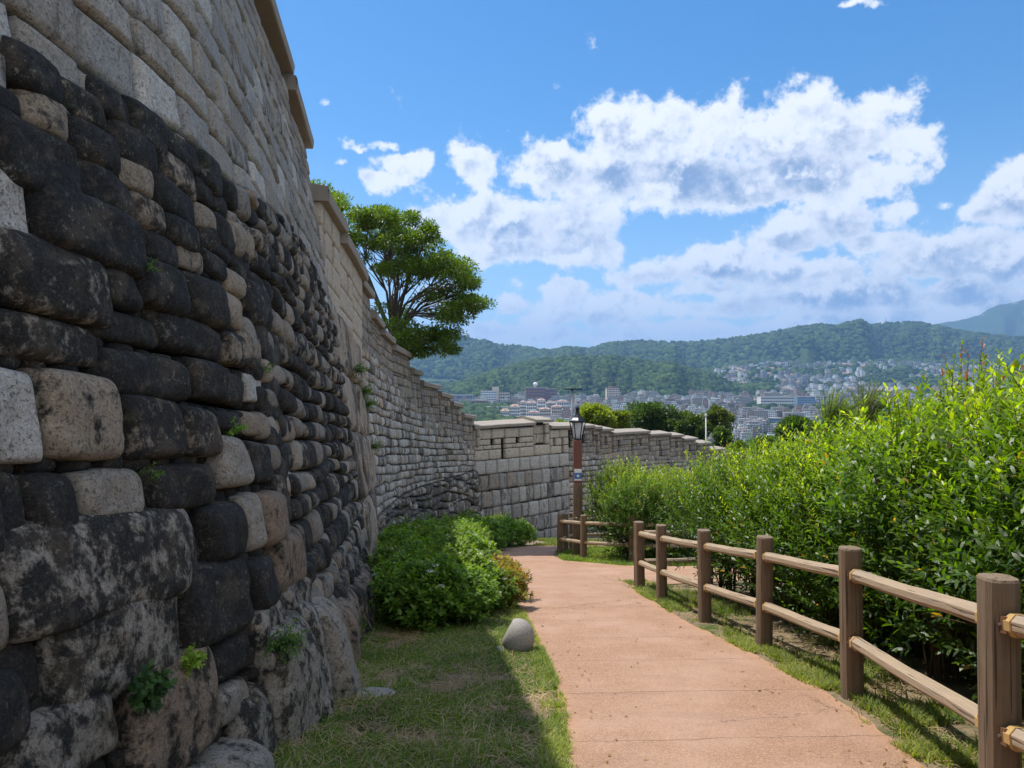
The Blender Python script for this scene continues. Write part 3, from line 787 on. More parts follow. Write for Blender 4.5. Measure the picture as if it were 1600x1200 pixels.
wp(backing('wall_core', Dn, 0, LD, lambda s: G0(0, yDf(s)) - 1.5, lambda s: np.interp(s / LD, [0, .6, .61, .78, .79, 1], [-.49, -.44, -.33, -.35, -.68, -.8]), -.45, -1.3, wall))
# left cheek of the bastion parapet
Dl = Section([(-2.25, 33.3), (-1.93, 33.0), (-1.62, 32.7)], .03)
dl = StoneSet(); block_rows(dl, Dl, 0, Dl.L, -1.3, -.48, 2, (.6, .9), (), D=.015, K=.03, p=12, m=5, rough=.3, tint=tints * .8, gap=.01, dark=.35)
wp(dl.build('parapet_end_face', M_FAR, wall))

# ---- section E: far stretch falling away to the right
E = Section([(2.96,36.9),(4.1,38),(6.0,41.5),(8.8,46),(12.3,51),(16.1,56),(21.5,62),(28,68),(36,75)], .05)
yEf = lambda s: np.interp(s, E.s, E.c[:, 1])
capE = [(36.9,38.6,-.58,-.66),(38.6,39.6,-.72,-.78),(39.6,41.2,-.90,-1.0),(41.2,46.0,-1.22,-1.42),(46.0,48.8,-1.62,-1.75),(48.8,50.6,-1.88,-1.98),(50.6,52.6,-2.25,-2.35),(52.6,54.6,-2.72,-2.82),(54.6,56.6,-3.35,-3.45),(56.6,59,-4.0,-4.1),(59,61.5,-4.5,-4.6),(61.5,64,-5.0,-5.1),(64,67,-5.6,-5.7),(67,70,-6.3,-6.4),(70,75,-7.1,-7.2)]
capzE = capz_of(capE)
def zparE(s): return capzE(yEf(s)) - 1.45
es = StoneSet()
zpE = lambda s: np.interp(yEf(s), [36.9, 41, 46, 50, 53, 56, 62, 75], [-2.1, -2.55, -2.95, -3.5, -4.2, -5.0, -6.5, -8.8])
rubE = lambda s: np.interp(yEf(s), [36.9, 38, 41, 75], [-5.4, -4.9, -5.1, -13.0])
courses(es, E, 0, E.L, rubE, zpE, None, -.06, (.24, .32), (.3, .52), D=.035, K=.15, p=7, m=4, dark=lambda s, z: rng.uniform(.1, .55), rough=.6, tintf=tintC, jit=.1, gap=.018)
courses(es, E, 0, E.L, lambda s: np.maximum(G0(0, yEf(s)) - .5, rubE(s) - 3.0), rubE, None, -.06, (.24, .34), (.3, .5), D=.09, K=.5, p=3, m=4, dark=lambda s, z: rng.uniform(.6, .95), rough=.4, tintf=tintC, jit=.12, gap=.003)
for i, (y0, y1, z0, z1) in enumerate(capE):
    a, b = float(E.s_of_y(y0)), float(E.s_of_y(y1)); zt = z0 - CAPTH + .02; sl2 = (z1 - z0) / (b - a)
    lo_ = min(float(zpE(a)), float(zpE(b))) - .05
    hm = a + (b - a) * .55
    holes = [(hm - .22, hm + .22, zt - .76, zt - .30)] if i not in (1, 3, 4) else [(hm - .18, hm + .18, zt - 1.35, zt - .3)]
    if i == 3: holes += [(a + .9, a + 1.3, zt - .76, zt - .3), (b - 1.4, b - 1.0, zt - .76, zt - .3)]
    if i < 11: block_rows(es, E, a, b, lo_, zt, 5, (.36, .55), holes + [(a, a + .26, zt - .95, zt - .1)], slope=sl2, tol=.07, D=.02, K=.06, p=10, m=4, rough=.5, tint=None, gap=.008, dark=.25)
    wp(cap(E, a - .02, b + .05, z0, z1, wall, th=.15, over=.16, depth=1.3, rise=.14))
wp(es.build('small_block_face', M_FAR, wall))
wp(backing('wall_core', E, 0, E.L, lambda s: G0(0, yEf(s)) - 3, lambda s: capzE(yEf(s)) - CAPTH - .02, -.5, -1.2, wall))
for o in wall.children:
    if o.name.startswith('boulder_face'): o['label'] = 'dark weathered rounded boulders with black crust'
    if o.name.startswith('bastion_face'): o['label'] = 'large square grey blocks of the bastion'
    if o.name.startswith('pale_parapet'): o['label'] = 'smooth pale newer parapet blocks'

# ------------------------------------------------------------------ terrain: one sheet from underfoot to the mountains
WP = np.concatenate([q.c[:-1] for q in (A, B, C, Dn)] + [E.c]); 
WN = np.concatenate([q.N[:-1] for q in (A, B, C, Dn)] + [E.N])
WZ = np.concatenate([capzA(A.s[:-1]), np.interp(B.c[:-1, 1], [12, 16], [4.6, 3.95]), capzC(C.c[:-1, 1]), np.full(len(Dn.c) - 1, -.35), capzE(E.c[:, 1])])
VAL = -86.0
def crest(tab):
    tab = np.array(tab, float); a = np.arctan((tab[:, 0] - 800) / F); b = (600 - tab[:, 1]) / F
    return lambda az: (lambda u: np.interp(u, tab[:, 0], b_of(tab)))(800 + F * np.tan(np.clip(az, -1.3, 1.3)))
def b_of(tab): return (600 - tab[:, 1]) / F
R_LEFT = [(-3000,585),(-400,560),(300,560),(560,578),(620,570),(640,562),(660,550),(680,539),(700,531),(722,527),(740,534),(770,541),(800,543),(830,547),(860,556),(900,572),(950,600),(1000,640)]
R_MAIN = [(500,640),(700,600),(800,562),(840,551),(870,550),(900,547),(925,549),(950,540),(1000,536),(1050,538),(1100,537),(1150,531),(1200,524),(1250,515),(1280,511),(1310,514),(1350,512),(1390,508),(1430,507),(1460,512),(1500,520),(1550,527),(1600,529),(1700,532),(1900,540),(2600,560),(6000,590)]
R_FARR = [(1000,600),(1300,560),(1380,528),(1440,512),(1470,504),(1500,500),(1530,492),(1545,482),(1560,476),(1580,473),(1600,468),(1650,450),(1720,440),(1800,455),(1950,490),(2400,540),(6000,590)]
R_HILL = [(560,660),(640,630),(690,612),(720,603),(760,588),(800,577),(850,566),(900,562),(960,563),(1000,567),(1050,574),(1100,586),(1140,602),(1170,620),(1220,650)]
def ridge(az, yy, tab, y0, y1, y2, pw=1.0, sd=0, amp=.10):
    """front foot y0, crest y1, back foot y2 (all depths along +Y)"""
    u = 800 + F * np.tan(az); T = np.array(tab, float)
    bz = np.interp(u, T[:, 0], (600 - T[:, 1]) / F) * y1 + EZ
    sp = fbm(u / 42., yy / 900., 0, 4, sd)           # spurs running down the slope
    t = np.clip((yy - y0) / (y1 - y0), 0, 1)
    t2 = np.clip(t + amp * 2.2 * sp * np.sin(np.pi * t), 0, 1)
    tb = 1 - sstep(y1, y2, yy)
    return VAL + (bz - VAL) * np.where(yy <= y1, t2**pw, tb)
def FL(y): return -74 + .045 * np.clip(np.asarray(y, float) - 900, 0, 2400)
def terrain(x, y):
    x = np.asarray(x, float); y = np.asarray(y, float); r = np.hypot(x, y)
    z = G0(x, np.clip(y, -60, 140))
    z = z - .22 * np.clip(x - 9, 0, 60)
    z = z + .03 * fbm(x * .9, y * .9, 0, 3, 2) * sstep(3.0, 4.2, x) 
    t = sstep(60, 520, r) 
    zv = np.where(y > 0, FL(y), VAL) + 3 * fbm(x / 260., y / 260., 0, 3, 6)
    # slope with houses, right of the middle
    yy = np.maximum(y, 1.); az = np.arctan2(x, yy)
    u = 800 + F * np.tan(np.clip(az, -1.35, 1.35))
    foot = np.where(y > 0, sstep(1650, 3000, yy) * sstep(1000, 1200, u), 0) * 66
    zv = zv + foot
    z = z * (1 - t) + zv * t
    fr = (y > 900)
    if fr.any():
        a, q = az[fr], yy[fr]
        z2 = z[fr]
        z2 = np.maximum(z2, ridge(a, q, R_HILL, 1560, 2000, 2500, .75, 1, .2))
        z2 = np.maximum(z2, ridge(a, q, R_MAIN, 2450, 3500, 4600, .85, 2, .24))
        z2 = np.maximum(z2, ridge(a, q, R_LEFT, 2400, 3700, 4800, .9, 3, .26))
        z2 = np.maximum(z2, ridge(a, q, R_FARR, 5000, 6600, 7800, 1.0, 4, .26))
        z[fr] = z2
    # side and back horizon: low wooded hills
    bk = sstep(2500, 5000, r) * (1 - sstep(-.2, .25, np.where(y > 0, 1, -1) * 1.0 * (np.abs(x) < 4 * np.abs(y) + 1)))
    z = z + bk * (180 + 90 * fbm(x / 1500., y / 1500., 0, 3, 9))
    # terrace behind the wall
    nr = (r < 150) & (y > -8)
    if nr.any():
        xs, ys = x[nr], y[nr]; zz = z[nr].copy(); n = len(xs)
        for i in range(0, n, 20000):
            dx = xs[i:i + 20000, None] - WP[None, :, 0]; dy = ys[i:i + 20000, None] - WP[None, :, 1]
            k = np.argmin(dx * dx + dy * dy, 1); ar = np.arange(len(k))
            sd = dx[ar, k] * WN[k, 0] + dy[ar, k] * WN[k, 1]
            dd = np.hypot(dx[ar, k], dy[ar, k]) * np.sign(sd)
            t = sstep(-1.9, -3.2, dd) * (1 - sstep(18, 70, -dd))
            zz[i:i + 20000] = zz[i:i + 20000] * (1 - t) + t * np.maximum(WZ[k] - 1.4, zz[i:i + 20000])
        z[nr] = zz
    return z
azf = np.concatenate([np.arange(-180, -48, 3.0), np.arange(-48, 48, .13), np.arange(48, 180, 3.0)])
rr = [.0]; q = .35
while q < 110: rr.append(q); q *= 1.045
while q < 900: rr.append(q); q *= 1.04
while q < 5200: rr.append(q); q += 26
while q < 8200: rr.append(q); q += 60
while q < 12000: rr.append(q); q *= 1.12
rr = np.array(rr)
AZ, RR = np.meshgrid(R(1) * azf, rr)
X, Y = RR * np.sin(AZ), RR * np.cos(AZ); Z = terrain(X.ravel(), Y.ravel()).reshape(X.shape)
nr_, na = X.shape; idx = np.arange(nr_ * na).reshape(nr_, na); i2 = np.roll(idx, -1, 1)
Qg = np.stack([idx[:-1], idx[1:], i2[1:], i2[:-1]], -1).reshape(-1, 4)
g = mesh_obj('ground', np.stack([X, Y, Z], -1).reshape(-1, 3), [Qg], M_GROUND, None, True)
tag(g, 'sloping earth and turf running down to the valley and mountains', 'ground', kind='structure')

# ------------------------------------------------------------------ path
def densify(P, n):
    P = np.array(P, float); t = np.r_[0, np.cumsum(np.hypot(*np.diff(P, axis=0).T))]; q = np.linspace(0, t[-1], n)
    return np.c_[np.interp(q, t, P[:, 0]), np.interp(q, t, P[:, 1])]
def strip(name, Lp, Rp, n, m, eL=1, eR=1, sm=True):
    if sm: Lp, Rp = catmull(Lp, 10), catmull(Rp, 10)
    Lp, Rp = np.array(Lp, float), np.array(Rp, float)
    # pair by index
    k = len(Lp); f = np.linspace(0, k - 1, n)
    Ld = np.c_[np.interp(f, np.arange(k), Lp[:, 0]), np.interp(f, np.arange(k), Lp[:, 1])]; Rd = np.c_[np.interp(f, np.arange(k), Rp[:, 0]), np.interp(f, np.arange(k), Rp[:, 1])]
    w = np.linspace(0, 1, m)[None, :, None]; P = Ld[:, None] * (1 - w) + Rd[:, None] * w
    wb = .035 * fbm(P[..., 1] * 5, P[..., 0] * 5, 0, 3, 3)
    P[:, 0, 0] += eL * wb[:, 0]; P[:, -1, 0] += eR * wb[:, -1]
    z = G0(P[..., 0], P[..., 1]) + .016
    V = np.stack([P[..., 0], P[..., 1], z], -1)
    ew = np.maximum(eL * np.exp(-w[0, :, 0] * 9), eR * np.exp(-(1 - w[0, :, 0]) * 9))
    col = np.zeros((n, m, 4)); col[..., :3] = ew[None, :, None]; col[..., 3] = 1
    if sm:
        jn = sstep(12.2, 13.2, P[..., 1]) * (1 - sstep(17.8, 18.8, P[..., 1])) * w[..., 0]; col[..., :3] *= (1 - jn)[..., None]
    else: col[..., :3] *= sstep(2.0, 2.9, P[..., 0])[..., None]
    idx = np.arange(n * m).reshape(n, m)
    Q = np.stack([idx[:-1, :-1], idx[:-1, 1:], idx[1:, 1:], idx[1:, :-1]], -1).reshape(-1, 4)
    o = mesh_obj(name, V.reshape(-1, 3), [Q], M_PATH, None, True, col.reshape(-1, 4))
    tag(o, kind='structure'); return o
PL = [(-.5,-5),(-.1,-1),(.17,2),(.29,4.1),(.355,5.5),(.31,7.0),(.16,9.3),(-.05,12.7),(-.28,15.5),(-.42,18.5),(-.40,21),(.0,23.3),(.9,25.0),(3.5,27.0),(9,29.5)]
PR = [(1.4,-5),(1.75,-1),(2.1,2),(2.32,4.1),(2.45,5.6),(2.32,7.6),(2.15,9.5),(2.05,12.7),(1.70,15.6),(1.33,18.4),(1.15,20.3),(1.45,22.3),(2.4,23.6),(4.5,25.0),(9,27.3)]
tag(strip('path', PL, PR, 420, 15), 'red brown speckled walking path with cross joints, bending right below the wall', 'path')
tag(strip('path', [(2.05,12.75),(2.9,13.3),(5,14.2),(9,15.5),(14,16)], [(1.30,18.6),(2.7,17.15),(5,16.9),(9,18),(14,18.6)], 60, 12, 1, 1, False), 'side branch of the red path leaving to the right behind the fence post', 'path')
def pathL(y): P = np.array(PL); return np.interp(y, P[:, 1], P[:, 0])
def pathR(y): P = np.array(PR)[:11]; return np.interp(y, P[:, 1], P[:, 0])
def baseX(y): return np.interp(y, WP[:, 1], WP[:, 0])

# ------------------------------------------------------------------ leaves, blades
def leaves(P, D, N, L, W, fold=.25, full=True, droop=.15):
    """leaf blades: P base, D direction, N face normal; returns verts and faces"""
    D = D / np.linalg.norm(D, axis=1)[:, None]
    S = np.cross(D, N); S /= np.maximum(np.linalg.norm(S, axis=1), 1e-6)[:, None]; N = np.cross(S, D)
    L = L[:, None]; W = W[:, None] / 2
    tip = P + D * L - N * L * droop
    if full:
        m1 = P + D * L * .30; m2 = P + D * L * .68 - N * L * droop * .45
        up = N * W * fold
        V = np.stack([P, m1 - S * W * .9 + up, m2 - S * W * .8 + up, tip, m2 + S * W * .8 + up, m1 + S * W * .9 + up], 1)
        n = len(P); b = np.arange(n)[:, None] * 6
        return V.reshape(-1, 3), [np.concatenate([b + np.array([[0, 5, 2, 1]])[:, [0, 1, 2, 3]] * 1, b + np.array([[5, 4, 3, 2]])]).astype(int)], 6
    m = P + D * L * .45
    V = np.stack([P, m - S * W + N * W * fold, tip, m + S * W + N * W * fold], 1); n = len(P); b = np.arange(n)[:, None] * 4
    return V.reshape(-1, 3), [b + np.array([[0, 3, 2, 1]])], 4
def rdir(n, up=0.): 
    v = rng.normal(size=(n, 3)); v[:, 2] += up; return v / np.linalg.norm(v, axis=1)[:, None]
def leafcol(n, c0, c1, t=None, jit=.18):
    t = rng.random(n) if t is None else t
    c = np.array(c0)[None] * (1 - t[:, None]) + np.array(c1)[None] * t[:, None]
    c = c * rng.uniform(1 - jit, 1 + jit, (n, 1)); return np.c_[c, np.ones(n)]
def shoots(O, Dd, L, per, leafL, leafW, c0, c1, ctip=None, tipfrac=.2, curl=.25, full=True, droop=.18, spread=.9):
    """leaves set round many shoots; returns V,F,C and the shoot lines"""
    n = len(O); t = (np.arange(per) + .6) / per
    bend = rng.normal(size=(n, 3)) * curl; 
    pts = O[:, None] + Dd[:, None] * (L[:, None] * t[None])[..., None] + bend[:, None] * (L[:, None] * t[None] ** 2)[..., None] * .4
    tan = Dd[:, None] + bend[:, None] * t[None, :, None] * .8; tan /= np.linalg.norm(tan, axis=2)[..., None]
    ref = rng.normal(size=(n, 3)); e1 = np.cross(Dd, ref); e1 /= np.linalg.norm(e1, axis=1)[:, None]; e2 = np.cross(Dd, e1)
    ang = rng.uniform(0, 6.28, (n, 1)) + np.arange(per)[None] * 2.4 + rng.normal(size=(n, per)) * .3
    side = e1[:, None] * np.cos(ang)[..., None] + e2[:, None] * np.sin(ang)[..., None]
    dirs = tan * (.55 + .5 * t[None, :, None]) + side * spread * (1.1 - .5 * t[None, :, None])
    nrm = tan - .2 * side + rng.normal(size=(n, per, 3)) * .25; nrm[..., 2] += .8
    sz = (1 - .45 * np.abs(t - .45) * 1.4)[None] * rng.uniform(.75, 1.2, (n, per))
    V, Fc, k = leaves(pts.reshape(-1, 3), dirs.reshape(-1, 3), nrm.reshape(-1, 3), (sz * leafL).ravel(), (sz * leafW).ravel(), full=full, droop=droop)
    tt = np.broadcast_to(t[None], (n, per)) ** 2
    Cc = leafcol(n * per, c0, c1, np.clip(tt.ravel() * .8 + rng.random(n * per) * .3, 0, 1))
    if ctip is not None:
        w = (tt.ravel() > 1 - tipfrac) & (np.repeat(rng.random(n) < .6, per)); Cc[w, :3] = np.array(ctip) * rng.uniform(.7, 1.25, (w.sum(), 1))
    return V, Fc, np.repeat(Cc, k, 0), pts
def join(parts):
    V, Fq, Cc, n = [], {}, [], 0
    for (v, f, c) in parts:
        for a in f: Fq.setdefault(a.shape[1], []).append(a + n)
        V.append(v); Cc.append(c); n += len(v)
    return np.concatenate(V), [np.concatenate(x) for x in Fq.values()], np.concatenate(Cc)

HB0, HB1, HTIP = (.046, .100, .008), (.165, .240, .012), (.34, .38, .02)
def shrub_proto(name, rad, H, nsh, per, lL, lW, c0, c1, ctip=None, long=50, longL=.45, low=.15, seed=0, leafmat=None, stems=26, tipfrac=.2, full=True, fill=.35):
    root = empty(name)
    n = nsh
    d = rdir(n, .25); r = rng.random(n) ** fill * rng.uniform(.72, 1.05, n)
    lump = 1 + .42 * fbm(d[:, 0] * 2.6 + seed, d[:, 1] * 2.6, d[:, 2] * 2.6, 2, seed)
    cz = H * .5 + low * .5
    O = d * (r * lump)[:, None] * np.array([rad, rad, H * .5])[None] + np.array([0, 0, cz])
    O = O[O[:, 2] > .03]; n = len(O)
    out = (O - np.array([0, 0, H * .28])) ; out /= np.linalg.norm(out, axis=1)[:, None]
    Dd = out * .8 + rng.normal(size=(n, 3)) * .35 + np.array([0, 0, .55]); Dd /= np.linalg.norm(Dd, axis=1)[:, None]
    L = rng.uniform(.18, .38, n)
    v, f, c, pts = shoots(O, Dd, L, per, lL, lW, c0, c1, ctip, tipfrac, full=full)
    k6 = len(c) // n   # self-shade painted into lower leaf colour; new growth on top is yellower
    lit_growth = np.repeat(sstep(.35 * H, .95 * H, O[:, 2]) * .75 + .25 * rng.random(n), k6)[:, None]
    c[:, :3] = c[:, :3] * (.48 + .56 * lit_growth) * np.array([.8, .95, 1.]) ** (1 - lit_growth) * np.array([1.18, 1.1, 1.]) ** lit_growth
    old = np.repeat(rng.random(len(c) // 6) < .012, 6) if full else np.zeros(len(c), bool)
    c[old, :3] = np.array([.30, .15, .03])
    parts = [(v, f, c)]
    if long:
        dl_ = rdir(long, 1.3); dl_[:, 2] = abs(dl_[:, 2]); O2 = dl_ * np.array([rad, rad, H * .5]) * .85 + np.array([0, 0, cz])
        D2 = dl_ * .5 + rng.normal(size=(long, 3)) * .16 + np.array([0, 0, 1.0]); D2 /= np.linalg.norm(D2, axis=1)[:, None]
        L2 = rng.uniform(.5, 1.2, long) * longL
        v, f, c, p2 = shoots(O2, D2, L2, int(per * 1.4), lL * .95, lW, c1, HTIP if ctip is None else c1, ctip, .3, .3, full=full); parts.append((v, f, c))
    V, Fc, Cc = join(parts)
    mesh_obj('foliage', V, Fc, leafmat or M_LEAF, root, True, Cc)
    mb = MB()
    for i in range(stems):
        a = rng.uniform(0, 6.28); e = O[rng.integers(n)]
        b = np.array([math.cos(a) * .12 * rad, math.sin(a) * .12 * rad, 0]); mid = (b + e) / 2 + np.array([0, 0, .12 * H])
        mb.tube([b, mid * [.6, .6, 1], e], [.012, .009, .004], 4, False)
    if long:
        for i in range(long): mb.tube([O2[i] * .8, O2[i], p2[i, -1]], [.006, .005, .0022], 3, False)
    mb.build('stem', M_TWIG, root, True)
    return root

# ---- hedge behind the fence
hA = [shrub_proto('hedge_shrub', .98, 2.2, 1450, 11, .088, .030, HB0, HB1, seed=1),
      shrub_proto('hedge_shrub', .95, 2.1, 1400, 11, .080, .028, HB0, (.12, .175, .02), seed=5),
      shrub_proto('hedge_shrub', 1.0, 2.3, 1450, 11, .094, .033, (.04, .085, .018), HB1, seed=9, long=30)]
spots = []
def hx(y): return np.interp(y, [0, 1.4, 3.4, 5.6, 7.5, 9.2, 11.2, 12.9], [2.3, 2.35, 2.30, 2.60, 2.58, 2.41, 2.27, 2.24])
for row, dx in enumerate((1.15, 2.2, 3.4, 4.8)):
    y = -1.0 + row * .4
    while y < 12.6 + row * .3:
        spots.append((float(hx(min(y, 12.9))) + dx + rng.uniform(-.12, .12), y + rng.uniform(-.15, .15), rng.uniform(.88, 1.02) * (1 + .02 * row) * (1 - .0 * y)))
        y += rng.uniform(.95, 1.15) + row * .12
for (x, y) in [(3.15,18.3),(4.1,18.6),(5.1,18.9),(3.0,19.7),(4.0,20.2),(5.2,20.5),(3.4,21.6),(4.6,22.1),(6.2,19.6),(7.4,20),(8.6,20.6),(6.4,21.6),(7.8,22.2),(9.4,22),(5.6,23.6),(7.2,24),(9,24.4),(10.8,21.2),(11,23.6)]:
    spots.append((x, y, rng.uniform(.9, 1.04)))
def put(proto, first, x, y, s, rz, label, cat, group, dz=0.):
    o = proto if first else copy_tree(proto)
    z = float(terrain(np.array([x]), np.array([y]))[0]) + dz
    o.location = (x, y, z); o.rotation_euler = (0, 0, rz); o.scale = s if not np.isscalar(s) else (s, s, s)
    tag(o, label, cat, group); return o
used = set()
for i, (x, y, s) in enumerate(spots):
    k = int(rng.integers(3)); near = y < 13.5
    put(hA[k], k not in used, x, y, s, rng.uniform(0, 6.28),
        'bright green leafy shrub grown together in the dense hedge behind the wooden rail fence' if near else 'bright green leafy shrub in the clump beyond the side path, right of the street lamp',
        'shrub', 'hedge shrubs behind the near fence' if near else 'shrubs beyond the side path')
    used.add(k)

# ---- taller stems with reddish tips at the right
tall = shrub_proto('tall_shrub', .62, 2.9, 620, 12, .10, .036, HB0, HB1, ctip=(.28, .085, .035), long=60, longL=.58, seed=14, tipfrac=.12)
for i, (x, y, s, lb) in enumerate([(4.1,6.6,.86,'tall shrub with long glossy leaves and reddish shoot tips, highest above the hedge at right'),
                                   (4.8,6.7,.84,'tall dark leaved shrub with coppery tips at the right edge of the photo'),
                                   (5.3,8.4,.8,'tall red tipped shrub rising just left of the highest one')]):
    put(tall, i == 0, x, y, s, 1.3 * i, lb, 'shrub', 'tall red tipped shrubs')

# ---- feathery trees behind the hedge
def feather_proto():
    root = empty('feathery_tree'); parts = []; mb = MB()
    n = 420; z = rng.random(n) ** .8 * 3.0 + .5; a = rng.uniform(0, 6.28, n); rr_ = (1 - (z - .4) / 3.4) * .85 * rng.uniform(.4, 1, n)
    O = np.c_[np.cos(a) * rr_, np.sin(a) * rr_, z]
    D = np.c_[np.cos(a) * .45 + .55, np.sin(a) * .45 - .1, np.full(n, .75)] + rng.normal(size=(n, 3)) * .14; D /= np.linalg.norm(D, axis=1)[:, None]
    v, f, c, p = shoots(O, D, rng.uniform(.4, .75, n), 46, .10, .014, (.075, .125, .035), (.18, .23, .06), full=False, droop=.05, spread=.6, curl=.25)
    for i in range(n):
        b = np.array([0, 0, z[i] * .75]); mb.tube([b, O[i], p[i, -1]], [.012, .007, .003], 3, False)
    mb.tube([(0, 0, 0), (.03, 0, 1.7), (.1, 0, 3.5)], [.06, .04, .012], 6)
    mesh_obj('crown', v, f, M_LEAF_SOFT, root, True, c); mb.build('trunk', M_TWIG, root, True); return root
ft = feather_proto()
for i, (x, y, s, rz, lb) in enumerate([(5.5,12.7,.86,0,'feathery tree with windswept fine leaves, leftmost behind the hedge'),
                                       (6.2,12.9,.90,.4,'feathery windswept tree, second of the row behind the hedge'),
                                       (6.9,12.9,.86,-.4,'feathery windswept tree beside the tall red tipped shrubs')]):
    put(ft, i == 0, x, y, s, rz, lb, 'tree', 'feathery trees behind the hedge')

# ---- hydrangeas along the foot of the wall
def hydr_proto(seed, gold):
    root = empty('hydrangea'); n = 520; d = rdir(n, .35); r = rng.random(n) ** .3
    O = d * r[:, None] * np.array([.62, .62, .46]) * (1 + .62 * fbm(d[:, 0] * 3 + seed, d[:, 1] * 3, d[:, 2] * 3, 2, seed))[:, None] + np.array([0, 0, .42]); O = O[O[:, 2] > .02]; n = len(O)
    D = d[:n] * .5 + np.array([0, 0, .9]) + rng.normal(size=(n, 3)) * .25; D /= np.linalg.norm(D, axis=1)[:, None]
    c0, c1 = ((.055, .125, .018), (.19, .28, .03)) if not gold else ((.09, .13, .02), (.34, .25, .03))
    v, f, c, p = shoots(O, D, rng.uniform(.10, .2, n), 7, .105, .062, c0, c1, (.30, .09, .03) if gold else (.11, .17, .03), .25, spread=1.2, droop=.3)
    mesh_obj('foliage', v, f, M_LEAF_SOFT, root, True, c)
    mb = MB()
    for i in range(20):
        e = O[rng.integers(n)]; mb.tube([e * [.15, .15, 0], e * [.6, .6, .6], e], [.008, .006, .004], 4, False)
    mb.build('stem', M_TWIG, root, True)
    for i in range(9 if not gold else 3):                       # white lacecap heads
        dd = rdir(1, 1.2)[0]; dd[2] = abs(dd[2]); e = dd * np.array([.64, .64, .50]) + np.array([0, 0, .47]); m = 26
        a = rng.uniform(0, 6.28, m); q = np.sqrt(rng.random(m)) * .055
        P = e + np.c_[np.cos(a) * q, np.sin(a) * q, -q * .3]; 
        v, f, k = leaves(P, rdir(m, .3), np.tile([0, 0, 1.], (m, 1)) + rng.normal(size=(m, 3)) * .3, np.full(m, .026), np.full(m, .022), full=False, droop=0)
        cc = leafcol(m, (.50, .55, .50), (.66, .68, .66)) if i % 3 else leafcol(m, (.20, .30, .12), (.32, .42, .18))
        mesh_obj('flower_head', v, f, M_FLOWER, root, True, np.repeat(cc, k, 0))
    return root
hy = [hydr_proto(3, False), hydr_proto(8, False)]; hg = hydr_proto(11, True)
hs = [(-.85,8.75,1.0),(-1.2,9.2,.86),(-.5,9.1,.85),(-1.25,10.1,1.0),(-.6,9.9,1.05),(-.3,9.9,.80),(-1.6,11.2,1.0),(-.95,11.2,1.05),(-.6,11.3,.95),(-1.7,12.5,1.05),(-1.1,12.7,1.0),(-.65,12.6,.95),
      (-2.1,14,1.0),(-1.4,14.1,1.05),(-.95,14.3,1.0),(-2.2,15.6,1.05),(-1.5,15.8,1.05),(-1.0,16.0,1.0),(-2.2,17.4,1.05),(-1.5,17.6,1.05),(-1.05,17.8,1.0),(-2.1,19.2,1.05),(-1.35,19.5,1.05),(-1.0,20.2,.95),
      (-2.0,21,1.05),(-1.2,21.6,1.05),(-.6,22.6,1.0),(-1.6,23.2,1.05),(-.8,24.2,1.05),(-.1,24.6,1.0),(.35,25.3,.9),(-1.4,25.2,1.1),(-.5,26,1.05)]
for i, (x, y, s) in enumerate(hs):
    nr1 = y < 12.6
    lb = ('dark green hydrangea with broad leaves and pale flower heads in the near clump' if nr1 else
          ('dark green hydrangea in the middle of the bed between wall and path' if y < 19 else 'green hydrangea in the far mound of the bed at the foot of the wall'))
    s = s * (.84 if nr1 else .96)
    put(hy[i % 2], i < 2, x - (.12 if nr1 else .08), y, s, rng.uniform(0, 6.28), lb, 'hydrangea', 'hydrangeas ' + ('near clump' if nr1 else ('middle of bed' if y < 19 else 'far mound')))
for i, (x, y, s, lb) in enumerate([(-.12,10.3,.58,'small hydrangea with yellow and red leaves at the path edge, nearest the boulder light'),(-.18,11.2,.62,'yellow leaved hydrangea in the sun at the path edge'),(-.26,12.1,.60,'farthest of the yellow leaved hydrangeas beside the path')]):
    put(hg, i == 0, x, y, s, 2.1 * i, lb, 'hydrangea', 'yellow leaved hydrangeas')

# ------------------------------------------------------------------ grass
def grass(name, label, n, sampler, hL, cA, cB, flat=.0, width=.0045, kind='stuff'):
    P = sampler(n); n = len(P)
    P = np.c_[P, terrain(P[:, 0], P[:, 1])]
    L = rng.uniform(*hL, n); a = rng.uniform(0, 6.28, n)
    lean = rng.uniform(.1, .9, n) if not flat else rng.uniform(2.5, 7, n)
    D = np.c_[np.cos(a) * lean, np.sin(a) * lean, np.ones(n)]; D /= np.linalg.norm(D, axis=1)[:, None]
    S = np.c_[-np.sin(a), np.cos(a), np.zeros(n)] * width * rng.uniform(.7, 1.4, n)[:, None]
    mid = P + D * L[:, None] * .55; D2 = D + np.c_[np.cos(a), np.sin(a), -np.ones(n) * .4] * .5; tip = mid + D2 * L[:, None] * .5
    if flat: P[:, 2] += rng.uniform(.004, .03, n); mid[:, 2] = P[:, 2] + .012; tip[:, 2] = P[:, 2] + rng.uniform(-.01, .02, n)
    V = np.stack([P - S, P + S, mid + S * .8, mid - S * .8, tip], 1).reshape(-1, 3); b = np.arange(n)[:, None] * 5
    c = np.repeat(leafcol(n, cA, cB, np.clip(fbm(P[:, 0] * 2, P[:, 1] * 2, 0, 2, 4) * .8 + .5 + rng.normal(size=n) * .25, 0, 1)), 5, 0)
    o = mesh_obj(name, V, [b + np.array([[0, 1, 2, 3]]), b + np.array([[3, 2, 4]])], M_LEAF_SOFT, None, True, c)
    return tag(o, label, 'grass', kind=kind)
